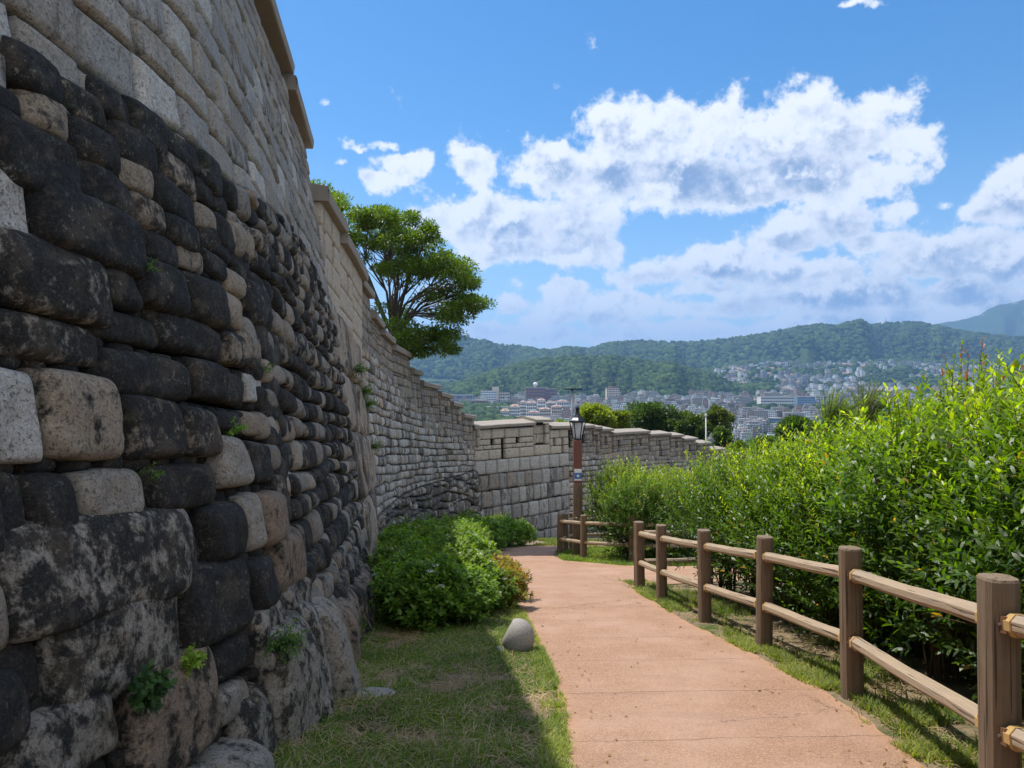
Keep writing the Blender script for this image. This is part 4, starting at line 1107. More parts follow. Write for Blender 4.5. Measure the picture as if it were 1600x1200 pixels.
def samp(y0, y1, xl, xr, dens, py=1.6, thr=-.25):
    def f(n):
        y = y0 + (y1 - y0) * rng.random(n * 3) ** py; x = xl(y) + (xr(y) - xl(y)) * rng.random(n * 3)
        k = fbm(x * 1.7, y * 1.7, 0, 3, dens) + .35 * vnoise(x * 9, y * 9, 0, dens) + rng.normal(size=n * 3) * .12 > thr
        return np.c_[x, y][k][:n]
    return f
GA, GB = (.06, .125, .014), (.16, .215, .035)
grass('lawn_grass', 'short patchy green grass in the shade between wall and path', 75000, samp(2.0, 12, lambda y: baseX(y) + .05, lambda y: pathL(y) + .02, 21, thr=-.10), (.02, .07), GA, GB)
grass('dry_grass', 'pale dry straw lying on the shaded strip below the wall', 13000, samp(2.0, 10, lambda y: baseX(y) + .1, lambda y: pathL(y) - .04, 33, thr=-.4), (.08, .20), (.26, .20, .11), (.46, .38, .23), flat=1, width=.0024)
grass('verge_grass', 'tufts of sunny yellow green grass along the right edge of the path', 19000, samp(1.5, 13, lambda y: pathR(y) - .03, lambda y: pathR(y) + .16 + .3 * rng.random(len(y)), 41, thr=.08), (.025, .08), (.11, .15, .025), (.27, .28, .08))
grass('verge_grass', 'thin sunny grass along the left edge of the path beside the shaded lawn', 12000, samp(3.0, 10, lambda y: pathL(y) - .14, lambda y: pathL(y) + .04, 43, thr=-.15), (.025, .075), (.12, .16, .025), (.28, .29, .08))
grass('fence_grass', 'patchy grass and weeds on bare earth under the near fence', 20000, samp(1.5, 14, lambda y: pathR(y) + .1, lambda y: hx(np.minimum(y, 12.9)) + .9, 47, thr=.22), (.03, .11), (.07, .12, .02), (.19, .22, .05))
grass('fence_straw', 'dry clippings scattered on the earth under the near fence', 6000, samp(1.5, 13, lambda y: pathR(y) + .08, lambda y: hx(np.minimum(y, 12.9)) + .8, 51, thr=-.2), (.05, .13), (.30, .23, .13), (.50, .41, .25), flat=1, width=.0026)
grass('island_grass', 'mown grass on the small fenced island under the street lamp', 22000, samp(17.1, 24, lambda y: np.interp(y, [17.1, 18.8, 22, 24], [2.6, 1.25, 1.3, 2.6]), lambda y: 6 + 0 * y, 53, thr=-.3, py=1.1), (.04, .12), (.09, .15, .02), (.20, .24, .04), width=.009)
grass('wall_foot_grass', 'strip of grass between the bastion wall and the path bend', 9000, lambda n: (lambda y: np.c_[np.interp(y, [24.5, 27, 31, 33], [.5, 1.6, 1.0, .2]) + rng.random(n) * 2.2, y])(24.8 + 8 * rng.random(n)), (.05, .14), (.08, .13, .02), (.18, .22, .04), width=.012)

# ---- ferns and weeds rooted in the wall joints
def weed(name, label, sec, s, z, nsh, L, lL, lW, col=((.05, .10, .02), (.10, .18, .03)), n0=.06, dirz=.3, cat='fern', group=None):
    P = sec.map(np.array([s]), np.array([z]), np.array([n0]))[0]; x, y, nx, ny = sec.at(s)
    root = empty(name, tuple(P)); D = np.array([nx, ny, dirz])[None] + rng.normal(size=(nsh, 3)) * .5; D /= np.linalg.norm(D, axis=1)[:, None]
    O = rng.normal(size=(nsh, 3)) * .02; v, f, c, p = shoots(O, D, rng.uniform(.6, 1.1, nsh) * L, 12, lL, lW, col[0], col[1], full=True, spread=1.1)
    mesh_obj('frond', v, f, M_LEAF_SOFT, root, True, c); tag(root, label, cat, group)
def weedpx(u, v, label, nsh=10, L=.12, lL=.035, lW=.014, **k):
    s, z = solveA(u, v); weed('fern', label, A, s, z, nsh, L, lL, lW, **k)
weedpx(205, 420, 'tiny green fern in a joint of the upper boulder rows', 7, .08, .03, .012)
weedpx(348, 672, 'small bright fern growing above an upright pale boulder', 12, .09, .03, .012, col=((.10, .20, .03), (.20, .34, .05)))
weedpx(395, 578, 'little tuft of fern beside a narrow pale boulder', 8, .08, .03, .01)
weedpx(215, 742, 'sparse weed between two pale boulders halfway up the wall', 6, .07, .03, .01)
weedpx(262, 1028, 'yellow green weed on top of a low boulder at the wall foot', 16, .08, .03, .018, n0=.12, col=((.12, .20, .02), (.25, .32, .04)))
weedpx(170, 1078, 'dark green leafy weed in a joint near the bottom left corner', 26, .11, .05, .035, n0=.15, col=((.035, .085, .03), (.06, .13, .04)))
weedpx(400, 1005, 'bushy dark fern in the hollow between the foundation boulders', 34, .17, .04, .014, n0=.12)
weedpx(535, 985, 'fern at the foot of the wall beside the lawn', 26, .16, .04, .018, n0=.1)
weedpx(560, 978, 'weed at the far foot of the boulder wall', 20, .14, .04, .02, n0=.1)
for (s, z, lb) in [(1.7, 1.72, 'tuft of grass on the joint under the pale parapet'), (2.6, 1.35, 'fern hanging from a joint of the streaked buttress'), (3.2, 1.05, 'larger fern on the buttress joint'), (3.6, .15, 'green moss and fern in the second buttress joint')]:
    weed('fern', lb, B, s, z, 22, .26, .07, .02)

# ------------------------------------------------------------------ wooden rail fences
def make_post(parent, p, h=1.15, w=.076, rz=0.):
    x, y = p; z = float(G0(x, y)); mb = MB()
    n = 8; rr2 = []
    prof = [(0, -.35, 1), (0, h - .012, 1), (0, h, .93)]
    V = []
    for (_, zz, sc) in prof:
        for j in range(16):
            a = 2 * math.pi * j / 16 + rz; c_ = max(abs(math.cos(a - rz)), abs(math.sin(a - rz)))
            r_ = min(w / c_, w * 1.17) * sc; V.append((r_ * math.cos(a), r_ * math.sin(a), zz))
    Q = [(i * 16 + j, i * 16 + (j + 1) % 16, (i + 1) * 16 + (j + 1) % 16, (i + 1) * 16 + j) for i in range(2) for j in range(16)]
    V.append((0, 0, h + .004)); T = [(32 + j, 32 + (j + 1) % 16, 48) for j in range(16)]
    mb.add(V, Q, T)
    o = mb.build('post', M_POST, parent, False)
    o.location = Vector((x, y, z)) - parent.location
    o.rotation_euler = (rng.normal() * .008, rng.normal() * .008, 0); return o
def make_rail(parent, p, q, hgt, w=.088, r=.048):
    a = Vector((p[0], p[1], float(G0(*p)) + hgt)); b = Vector((q[0], q[1], float(G0(*q)) + hgt)); d = (b - a); L = d.length; d.normalize()
    L2 = L / 2 - w - .015; mb = MB(); k = 10
    pts = [(-L2 + 2 * L2 * i / k, .003 * math.sin(i * .9 + p[1]), .003 * math.sin(i * .7 + p[0] * 3)) for i in range(k + 1)]
    mb.tube(pts, [r * (1 + .03 * math.sin(i * 2.1)) for i in range(k + 1)], 8, rot=R(22.5))
    o = mb.build('rail', M_RAIL, parent, False)
    o.location = (a + b) / 2 - parent.location; o.rotation_euler = d.to_track_quat('X', 'Z').to_euler()
    for sg in (-1, 1):
        bm = MB(); x0 = sg * (L2 - .035); x1 = sg * (L2 + .006)
        bm.tube([(x0, 0, 0), (x1, 0, 0)], r * 1.16, 8, rot=R(22.5))
        bk = bm.build('bracket', M_BRACKET, o, False)
        pm = MB(); pm.box((sg * (L2 + .035), 0, 0), (.042, .05, .038), mi=0); pm.tube([(sg * (L2 + .03), -.052, 0), (sg * (L2 + .03), -.058, 0)], .008, 6, mi=1)
        pm.tube([(sg * (L2 + .03), .052, 0), (sg * (L2 + .03), .058, 0)], .008, 6, mi=1)
        pm.build('bracket_plate', [M_PLATE, M_BOLT], o, False)
    return o
def fence(posts, label, skip=(), group=None, h=1.15):
    x, y = posts[0]; f = empty('rail_fence', (x, y, float(G0(x, y)))); tag(f, label, 'fence', group)
    for i, p in enumerate(posts):
        q = posts[min(i + 1, len(posts) - 1)]; q0 = posts[max(i - 1, 0)]; rz = math.atan2(q[1] - q0[1], q[0] - q0[0])
        make_post(f, p, h, rz=rz)
    for i in range(len(posts) - 1):
        if i in skip: continue
        for hh in (h * .82, h * .38): make_rail(f, posts[i], posts[i + 1], hh)
    return f
fence([(2.30, -.6), (2.28, 1.42), (2.27, 3.42), (2.60, 5.62), (2.575, 7.52), (2.41, 9.2), (2.27, 11.15), (2.24, 12.85)],
      'long weathered timber post and rail fence along the right of the path, nearest the camera')
fence([(1.92, 23.4), (1.60, 21.9), (1.36, 20.9), (1.87, 19.25), (2.92, 17.9), (4.6, 17.6), (6.4, 17.9)], 'timber post and rail fence round the grassy island at the street lamp', skip=())
fence([(1.92, 23.6), (3.2, 24.3), (5.0, 25.2)], 'short timber fence at the back of the island, seen behind the street lamp')
fence([(2.24, 13.0), (3.6, 13.5), (5.2, 14.0)], 'timber fence turning right along the near side of the side path')

# ------------------------------------------------------------------ street lamp
lx, ly = 1.80, 20.2; lz = float(G0(lx, ly)) + .0
lamp = empty('street_lamp', (lx, ly, lz)); tag(lamp, 'street lamp with black hexagonal lantern on a square brown post behind the island fence', 'street lamp')
LH = EZ + (600 - 632) / F * ly - lz        # total height
m = MB(); m.box((0, 0, 1.0), (.125, .125, 1.02)); m.build('post_base', M_POST, lamp, False, bevel=.02)
m = MB(); m.box((0, 0, 2.40), (.112, .112, .80)); m.box((0, 0, 1.62), (.122, .122, .02)); m.build('post_sleeve', M_REDWOOD, lamp, False, bevel=.015)
m = MB(); m.tube([(0, 0, 3.18), (0, 0, 3.22), (0, 0, 3.30), (0, 0, 3.34)], [.10, .10, .055, .09], 12); m.build('collar', M_STEEL, lamp, True)
t0 = LH - .98
m = MB()
m.tube([(0, 0, t0), (0, 0, t0 + .05)], [.10, .13], 6)
for j in range(6):
    a = j * math.pi / 3
    m.tube([(math.cos(a) * .125, math.sin(a) * .125, t0 + .04), (math.cos(a) * .215, math.sin(a) * .215, t0 + .50)], .014, 4)
    b = a + math.pi / 3
    m.tube([(math.cos(a) * .215, math.sin(a) * .215, t0 + .50), (math.cos(b) * .215, math.sin(b) * .215, t0 + .50)], .014, 4)
    mid = (a + b) / 2
m.build('lantern_frame', M_BLACK, lamp, False)
m = MB(); m.tube([(0, 0, t0 + .05), (0, 0, t0 + .50)], [.108, .188], 6); m.build('lantern_glass', M_GLASS, lamp, False)
m = MB(); m.tube([(0, 0, t0 + .51), (0, 0, t0 + .535), (0, 0, t0 + .56), (0, 0, t0 + .62), (0, 0, t0 + .70), (0, 0, t0 + .78), (0, 0, t0 + .80)], [.255, .262, .21, .14, .085, .055, .07], 6)
m.build('lantern_roof', M_BLACK, lamp, False)
m = MB(); m.tube([(0, 0, t0 + .80), (0, 0, t0 + .83), (0, 0, t0 + .87), (0, 0, t0 + .91), (0, 0, t0 + .93), (0, 0, t0 + .98)], [.03, .05, .06, .045, .02, .006], 10); m.build('finial', M_BLACK, lamp, True)
# small notice on the post
nt = MB(); zz = EZ + (600 - 741) / F * ly - lz
nt.box((0, -.117, zz), (.10, .004, .16)); so_ = nt.build('notice', M_WHITE, lamp, False)
nt = MB(); nt.box((0, -.1235, zz - .03), (.10, .003, .085)); nt.build('notice_panel', M_BLUE, so_, False)
nt = MB(); nt.tube([(0, -.127, zz - .03), (0, -.129, zz - .03)], .035, 10); nt.box((0, -.1225, zz + .105), (.07, .002, .012)); nt.build('notice_mark', M_WHITE, so_, False)

# poles behind the wall
def pole(label, u, v0, v1, y, head):
    x = (u - 800) / F * y; zt = EZ + (600 - v1) / F * y; zb = float(terrain(np.array([x]), np.array([y]))[0]) - .2
    p = empty('light_pole', (x, y, zb)); tag(p, label, 'light pole'); m = MB(); m.tube([(0, 0, 0), (0, 0, zt - zb)], [.10, .065] if head else [.07, .05], 8); m.build('mast', M_STEEL if head else M_PALE, p, True)
    m = MB()
    if head: m.box((.05, 0, zt - zb), (.55, .16, .035))
    else: m.tube([(0, 0, zt - zb - .05), (0, 0, zt - zb + .06), (0, 0, zt - zb + .22)], [.09, .12, .04], 8)
    m.build('lamp_head', M_BLACK if head else M_PALE, p, False)
pole('dark pole with flat horizontal lamp head rising behind the bastion wall', 894, 665, 608, 44, True)
pole('slender pale lamp pole behind the far end of the wall', 1103, 700, 650, 58, False)

# dry leaves blown onto the path
n = 420; yl = 1.5 + 17 * rng.random(n) ** 1.3; e = rng.random(n); side = rng.random(n) < .5
xl_ = np.where(side, pathL(yl) + .5 * e ** 2.2, pathR(np.minimum(yl, 12.5)) - .5 * e ** 2.2); xl_ = np.where(rng.random(n) < .25, pathL(yl) + rng.random(n) * 1.9, xl_)
Pl = np.c_[xl_, yl, G0(xl_, yl) + .022]; Dl_ = rng.normal(size=(n, 3)); Dl_[:, 2] *= .12
v, f, k = leaves(Pl, Dl_, np.tile([0, 0, 1.], (n, 1)) + rng.normal(size=(n, 3)) * .2, rng.uniform(.018, .045, n), rng.uniform(.010, .022, n), full=False, droop=-.1)
tag(mesh_obj('leaf_litter', v, f, M_LEAF_SOFT, None, True, np.repeat(leafcol(n, (.13, .075, .03), (.30, .22, .07)), k, 0)), 'small dry leaves scattered along the edges of the path', 'leaves', kind='stuff')
# boulder shaped garden light
bx, by = .06, 7.35; bz = float(G0(bx, by))
bl = empty('boulder_light', (bx, by, bz)); tag(bl, 'rounded granite boulder light with its front sliced off, at the left edge of the path', 'garden light')
nu, nv = 40, 26; V = []
cn = Vector((-.80, .12, .42)).normalized(); cut = .125
for i in range(nv + 1):
    th = math.pi * i / nv
    for j in range(nu):
        ph = 2 * math.pi * j / nu
        p = Vector((.165 * math.sin(th) * math.cos(ph), .165 * math.sin(th) * math.sin(ph), .185 * math.cos(th)))
        d = p.dot(cn)
        if d > cut: p = p - cn * (d - cut) * 1.0
        V.append((p.x, p.y, p.z + .145))
Q = [(i * nu + j, (i + 1) * nu + j, (i + 1) * nu + (j + 1) % nu, i * nu + (j + 1) % nu) for i in range(nv) for j in range(nu)]
o = mesh_obj('stone_body', V, [np.array(Q)], M_GRANITE, bl, True)
m = MB(); c0 = cn * (cut + .002) + Vector((0, 0, .125))
m.tube([c0 - cn * .01, c0 + cn * .006], .062, 20); m.build('lens', M_STEEL, bl, False)
m = MB(); m.box((-.165, .02, .012), (.045, .075, .012)); m.build('foot_plate', M_STEEL, bl, False)
for (x, y, s, lb) in [(-1.07, 5.7, .10, 'flat grey stone slab lying in the shaded grass'), (-1.33, 4.75, .045, 'small grey stone in the grass by the foundation boulders')]:
    V, Q = [], []
    n1, n2 = 14, 8
    for i in range(n2 + 1):
        for j in range(n1):
            th, ph = math.pi * i / n2, 2 * math.pi * j / n1; q = 1 + .25 * float(vnoise(math.cos(ph) * 1.3 + x, math.sin(ph) * 1.3, math.cos(th), 5))
            V.append((1.6 * s * q * math.sin(th)**.6 * math.cos(ph), s * q * math.sin(th)**.6 * math.sin(ph), .22 * s * math.cos(th)))
    Q = [(i * n1 + j, (i + 1) * n1 + j, (i + 1) * n1 + (j + 1) % n1, i * n1 + (j + 1) % n1) for i in range(n2) for j in range(n1)]
    o = mesh_obj('loose_stone', V, [np.array(Q)], M_GRANITE, None, True); o.location = (x, y, float(G0(x, y)) + .015); tag(o, lb, 'stone')

# ------------------------------------------------------------------ trees
def tree(name, base, centres, crad, nleaf, lL, lW, c0, c1, trunk_r, fork, label, cat='tree', group=None, leafmat=None, squash=.75):
    """base point, leaf-cluster centres (n,3) in world space, limbs grown from the fork to every centre"""
    base = np.array(base, float); root = empty(name, tuple(base)); tag(root, label, cat, group)
    Cn = np.array(centres) - base; fork = np.array(fork) - base
    mb = MB(); mb.tube([(0, 0, -.4), fork * [.3, .3, .5], fork], [trunk_r * 1.3, trunk_r * 1.05, trunk_r], 8, False)
    # main limbs: k-means-like pick of a few directions
    k = max(4, len(Cn) // 12); mains = Cn[rng.choice(len(Cn), k, False)]
    for it in range(3):
        a_ = np.argmin(((Cn[:, None] - mains[None])**2).sum(-1), 1); mains = np.array([Cn[a_ == j].mean(0) if (a_ == j).any() else mains[j] for j in range(k)])
    nodes = []
    for j in range(k):
        e = fork + (mains[j] - fork) * .72; mid = fork + (mains[j] - fork) * .36 + np.array([0, 0, .12 * np.linalg.norm(mains[j] - fork)]) + rng.normal(size=3) * .12
        mb.tube([fork, mid, e], [trunk_r * .55, trunk_r * .38, trunk_r * .22], 6, False); nodes.append((mid, e))
    for i, c in enumerate(Cn):
        mid, e = nodes[a_[i]]; s = e if rng.random() < .7 else mid
        mb.tube([s, (s + c) / 2 + rng.normal(size=3) * .14, c], [trunk_r * .18, trunk_r * .11, trunk_r * .05], 4, False)
    mb.build('trunk', M_BARK, root, True)
    n = nleaf; ci = rng.integers(len(Cn), size=n); d = rdir(n); r = rng.random(n) ** .45 * crad * rng.uniform(.7, 1.25, len(Cn))[ci]
    P = Cn[ci] + d * r[:, None] * np.array([1, 1, squash]); D = d * .8 + rng.normal(size=(n, 3)) * .5; N = rng.normal(size=(n, 3)) * .5 + np.array([0, 0, 1])
    v, f, kk = leaves(P, D, N, rng.uniform(.7, 1.3, n) * lL, rng.uniform(.7, 1.3, n) * lW, full=False)
    tc = np.clip(.5 + .5 * fbm(P[:, 0] * .8, P[:, 1] * .8, P[:, 2] * .8, 2, 3) + rng.normal(size=n) * .2, 0, 1)
    mesh_obj('crown', v, f, leafmat or M_LEAF, root, True, np.repeat(leafcol(n, c0, c1, tc), kk, 0))
    return root
def inpoly(x, y, P):
    P = np.array(P, float); c = np.zeros(len(x), bool); j = len(P) - 1
    for i in range(len(P)):
        m_ = ((P[i, 1] > y) != (P[j, 1] > y)) & (x < (P[j, 0] - P[i, 0]) * (y - P[i, 1]) / (P[j, 1] - P[i, 1] + 1e-9) + P[i, 0]); c ^= m_; j = i
    return c
OUT = [(470,282),(500,290),(535,318),(560,330),(590,328),(625,330),(655,342),(684,365),(694,400),(728,415),(738,445),(722,462),(764,470),(758,482),(728,494),(722,520),(700,530),(716,552),(690,548),(660,548),(650,562),(630,560),(600,500),(560,440),(500,330),(470,320)]
us, vs = rng.uniform(460, 780, 2400), rng.uniform(280, 585, 2400); k = inpoly(us, vs, OUT)
sp = ((us - 640) / 72)**2 + ((vs - 468) / 42)**2 < 1
hol = fbm(us / 34., vs / 17., 0, 2, 61) < -.2
k &= ~(sp & (rng.random(2400) < .85)) & ~hol; us, vs = us[k][:270], vs[k][:270]
yy = 25.2 + rng.uniform(-2.0, 2.2, len(us)); cen = np.c_[(us - 800) / F * yy, yy, EZ + (600 - vs) / F * yy]
bt = (-4.3, 25.4); bz_ = float(terrain(np.array([bt[0]]), np.array([bt[1]]))[0])
tree('broadleaf_tree', (bt[0], bt[1], bz_), cen, .38, 50000, .115, .052, (.035, .078, .014), (.10, .155, .020), .11, (-4.1, 25.3, 3.1), 'large spreading broadleaf tree leaning out over the wall, dark branches showing', squash=.5)
def round_tree(name, u, v0, y, hw, label, c0, c1, n=26, nl=9000, crad=.7, lL=.22, group=None, hgt=None, zoff=0):
    """crown whose top stands at photo height v0"""
    x = (u - 800) / F * y; zt = EZ + (600 - v0) / F * y; w = hw / F * y; hh = hgt / F * y if hgt else w * .9
    d = rdir(n, .2); q = rng.random(n) ** .35; cen = np.array([x, y, zt - hh]) + d * q[:, None] * np.array([w, w, hh]) * .82
    zb = float(terrain(np.array([x]), np.array([y]))[0]); zb = min(zb, zt - 2 * hh)
    tree(name, (x, y, zb), cen, crad * w * .34, nl, lL, lL * .55, c0, c1, .13 if y < 90 else .3, (x, y, zt - hh * 1.7), label, group=group)
DG0, DG1 = (.022, .048, .012), (.055, .090, .018)
round_tree('broadleaf_tree', 928, 629, 46, 34, 'yellow green bushy tree just behind the bastion wall, right of the lantern', (.09, .13, .018), (.22, .25, .03), n=30, crad=1.1, lL=.20, hgt=26)
round_tree('broadleaf_tree', 968, 640, 47, 22, 'smaller yellow green tree between the bushy one and the dark trees', (.08, .12, .018), (.18, .22, .03), n=16, nl=6000, crad=1.2, lL=.18, hgt=18)
round_tree('broadleaf_tree', 878, 655, 46, 14, 'small green bush top just left of the street lamp lantern', (.08, .12, .018), (.16, .20, .03), n=10, nl=3000, crad=1.2, lL=.16, hgt=10)
round_tree('broadleaf_tree', 1010, 629, 66, 40, 'dark green dome shaped tree behind the far wall, leftmost of three', DG0, DG1, n=34, nl=12000, crad=1.0, lL=.26, hgt=30)
round_tree('broadleaf_tree', 1052, 637, 66, 38, 'dark green tree behind the far wall, middle of three', DG0, DG1, n=30, nl=11000, crad=1.0, lL=.26, hgt=28)
round_tree('broadleaf_tree', 1082, 648, 62, 28, 'dark green tree behind the far wall, rightmost and lowest of three', DG0, DG1, n=22, nl=8000, crad=1.0, lL=.24, hgt=24)
round_tree('broadleaf_tree', 1120, 632, 64, 27, 'loose crowned tree standing alone beside the pale lamp pole', (.035, .06, .014), (.10, .13, .025), n=22, nl=6500, crad=.95, lL=.24, hgt=24)
round_tree('broadleaf_tree', 1128, 668, 60, 20, 'small dark tree under the loose crowned one', DG0, DG1, n=14, nl=4500, crad=1.0, lL=.22, hgt=18)
round_tree('broadleaf_tree', 1252, 649, 42, 38, 'round dark green tree below the city, right of the far wall', DG0, DG1, n=34, nl=12000, crad=1.0, lL=.17, hgt=28)
round_tree('broadleaf_tree', 1196, 678, 44, 36, 'low green tree between the far wall and the round dark tree', (.04, .075, .014), (.10, .14, .02), n=24, nl=9000, crad=1.0, lL=.16, hgt=24)
round_tree('broadleaf_tree', 1160, 690, 46, 26, 'pale green tree top at the end of the far wall', (.05, .09, .014), (.12, .17, .025), n=16, nl=6000, crad=1.0, lL=.16, hgt=18)
round_tree('broadleaf_tree', 1330, 640, 30, 60, 'wide green tree behind the hedge, left of the feathery trees', (.045, .085, .014), (.10, .145, .02), n=40, nl=15000, crad=.9, lL=.12, hgt=40)

# ------------------------------------------------------------------ woods on the hills
def ico():
    t = (1 + 5**.5) / 2
    V = np.array([(-1,t,0),(1,t,0),(-1,-t,0),(1,-t,0),(0,-1,t),(0,1,t),(0,-1,-t),(0,1,-t),(t,0,-1),(t,0,1),(-t,0,-1),(-t,0,1)], float); V /= np.linalg.norm(V[0])
    Fc = [(0,11,5),(0,5,1),(0,1,7),(0,7,10),(0,10,11),(1,5,9),(5,11,4),(11,10,2),(10,7,6),(7,1,8),(3,9,4),(3,4,2),(3,2,6),(3,6,8),(3,8,9),(4,9,5),(2,4,11),(6,2,10),(8,6,7),(9,8,1)]
    V = list(map(tuple, V)); mid = {}; out = []
    def mp(a, b):
        k = (min(a, b), max(a, b))
        if k not in mid:
            p = (np.array(V[a]) + np.array(V[b])) / 2; V.append(tuple(p / np.linalg.norm(p))); mid[k] = len(V) - 1
        return mid[k]
    for a, b, c in Fc:
        ab, bc, ca = mp(a, b), mp(b, c), mp(c, a); out += [(a, ab, ca), (b, bc, ab), (c, ca, bc), (ab, bc, ca)]
    return np.array(V), np.array(out)
IV, IF = ico()
def b_wood_far(t):
    P = pos(t); c = attr(t).outputs['Color']; n = t.noise(P, .35, 5, .75)
    c = t.mix(1.0, c, t.mix(t.ramp(n, .3, .7), (.45, .45, .45, 1), (1.5, 1.5, 1.4, 1)), 'MULTIPLY')
    return principled(t, c, .9, t.bump(n, 1.5, 1.0), spec=.1)
M_WOODS = mat('far_foliage', b_wood_far)
def wood(label, n, u0, u1, y0, y1, rad, keep=None, c0=(.020, .045, .010), c1=(.060, .095, .022), py=1.0):
    y = y0 + (y1 - y0) * rng.random(n) ** py; u = rng.uniform(u0, u1, n); x = (u - 800) / F * y; z = terrain(x, y)
    m_ = np.ones(n, bool) if keep is None else keep(u, y, z, x); x, y, z = x[m_], y[m_], z[m_]; n = len(x)
    r = rng.uniform(.65, 1.35, n) * rad
    V = IV[None] * (1 + .32 * rng.normal(size=(n, len(IV), 1)).clip(-1.5, 1.5)) * r[:, None, None] * np.array([1, 1, .85]); V = V + np.stack([x, y, z + r * .35], -1)[:, None]
    Fc = IF[None] + (np.arange(n) * len(IV))[:, None, None]
    cc = leafcol(n, c0, c1, None, .25)
    o = mesh_obj('woodland', V.reshape(-1, 3), [Fc.reshape(-1, 3)], M_WOODS, None, True, np.repeat(cc, len(IV), 0))
    return tag(o, label, 'woodland', kind='stuff')
def on(tab, ya, yb, off=0):
    T = np.array(tab, float)
    return None
wood('wooded low hill in front, behind the apartment blocks', 9000, 600, 1200, 1500, 2080, 8.5, lambda u, y, z, x: z > FL(y) + 7)
wood('long wooded mountain ridge across the view', 17000, 780, 1800, 2350, 3650, 11, lambda u, y, z, x: (z > FL(y) + 12) & ((u < 1060) | (y > 2820 + 90 * fbm(u / 40., y / 300., 0, 2, 5)) | (rng.random(len(u)) < .10)) & ~((u < 1180) & (y < 2300) & (u > 900)))
wood('wooded left mountain with a rounded peak', 9500, 480, 1000, 2100, 3850, 12, lambda u, y, z, x: (z > FL(y) + 2))
wood('scattered street trees among the far houses', 5200, 640, 1560, 850, 2700, 6.5, lambda u, y, z, x: (z < FL(y) + 75) & ((fbm(x / 90., y / 90., 0, 3, 31) > .0) | ((y > 1700) & (fbm(x / 110., y / 110., 0, 2, 77) > 0)) | ((u > 1165) & (u < 1325) & (y > 1400) & (y < 1480))), c0=(.018, .042, .012), c1=(.05, .085, .022))
wood('dark green park trees below the offices on the left', 900, 640, 800, 1000, 1480, 9, lambda u, y, z, x: z < 0)

# ------------------------------------------------------------------ far city
def facade(name, wallc, win=(.06, .08, .11), sx=3.2, sz=3.1, wx=.55, wz=.5):
    def b(t):
        P = obco(t); N = t.new('ShaderNodeTexCoord').outputs['Normal']
        s = t.new('ShaderNodeSeparateXYZ'); t.l.new(P, s.inputs[0]); ns = t.new('ShaderNodeSeparateXYZ'); t.l.new(N, ns.inputs[0])
        h = t.m('ADD', t.m('MULTIPLY', s.outputs[0], t.m('ABSOLUTE', ns.outputs[1])), t.m('MULTIPLY', s.outputs[1], t.m('ABSOLUTE', ns.outputs[0])))
        fx = t.m('FRACT', t.m('DIVIDE', t.m('ADD', h, 500.0), sx)); fz = t.m('FRACT', t.m('DIVIDE', t.m('ADD', s.outputs[2], 300.0), sz))
        a = t.m('MULTIPLY', t.m('LESS_THAN', fx, wx), t.m('LESS_THAN', fz, wz)); up = t.m('LESS_THAN', t.m('ABSOLUTE', ns.outputs[2]), .5)
        oi = t.new('ShaderNodeObjectInfo').outputs['Random']
        hs = t.new('ShaderNodeHueSaturation'); hs.inputs['Color'].default_value = c4(wallc); t.put(hs.inputs['Value'], t.m('ADD', .55, t.m('MULTIPLY', oi, .85)))
        n = t.noise(P, .25, 4, .6); c = t.mix(t.m('MULTIPLY', n, .3), hs.outputs[0], (.18, .17, .16, 1))
        c = t.mix(t.m('MULTIPLY', a, up), c, c4(win))
        return principled(t, c, .7)
    return mat(name, b)
FM = [facade('pale_facade', (.46, .44, .41)), facade('brick_facade', (.30, .20, .16)), facade('grey_facade', (.30, .31, .33)), facade('cream_facade', (.52, .44, .34)), facade('white_facade', (.62, .62, .62))]
M_ROOFG = simple('green_roof', (.10, .17, .13), .8, 0, .3, .2); M_ROOFR = simple('tile_roof', (.34, .22, .17), .8, 0, .3, .2); M_ROOFC = simple('concrete_roof', (.30, .29, .28), .8, 0, .3, .2); M_ROOFB = simple('blue_roof', (.12, .20, .32), .6, 0, .2, .2)
def house_mb(w, d, h, kind):
    m = MB(); m.box((0, 0, h / 2 - 6), (w / 2, d / 2, h / 2 + 6), mi=0)
    if kind == 'flat':
        m.box((0, 0, h + .35), (w / 2 + .15, d / 2 + .15, .35), mi=1); m.box((w * .15, d * .1, h + 1.9), (w * .18, d * .2, 1.3), mi=0)
        m.box((-w * .25, -d * .2, h + 1.2), (1.0, 1.0, .6), mi=1)
    elif kind == 'gable':
        V = [(-w/2-.4,-d/2-.4,h),(w/2+.4,-d/2-.4,h),(w/2+.4,d/2+.4,h),(-w/2-.4,d/2+.4,h),(-w/2-.4,0,h+2.6),(w/2+.4,0,h+2.6)]
        m.add(V, [(0,1,5,4),(2,3,4,5),(0,3,2,1)], [(1,2,5),(3,0,4)], 1)
    else:
        m.box((w * .05, d * .15, h + 1.5), (w * .38, d * .3, 1.5), mi=0); m.box((w * .05, d * .15, h + 3.2), (w * .4, d * .32, .25), mi=1); m.box((0, 0, h + .25), (w / 2, d / 2, .25), mi=1)
    return m
protos = []
KN = [('pale flat roofed apartment house', 0, 'flat', (12, 11, 12), M_ROOFG), ('red brick flat roofed apartment house', 1, 'flat', (13, 11, 13), M_ROOFC), ('grey apartment house with a stepped top', 2, 'step', (14, 12, 15), M_ROOFC),
      ('low cream house with a tiled gable roof', 3, 'gable', (13, 9, 6), M_ROOFR), ('white stepped apartment house', 4, 'step', (12, 12, 14), M_ROOFG), ('small white house with a blue gable roof', 4, 'gable', (11, 9, 6), M_ROOFB), ('long pale apartment slab', 0, 'flat', (26, 11, 16), M_ROOFC), ('slim brick tower house', 1, 'step', (10, 10, 19), M_ROOFG)]
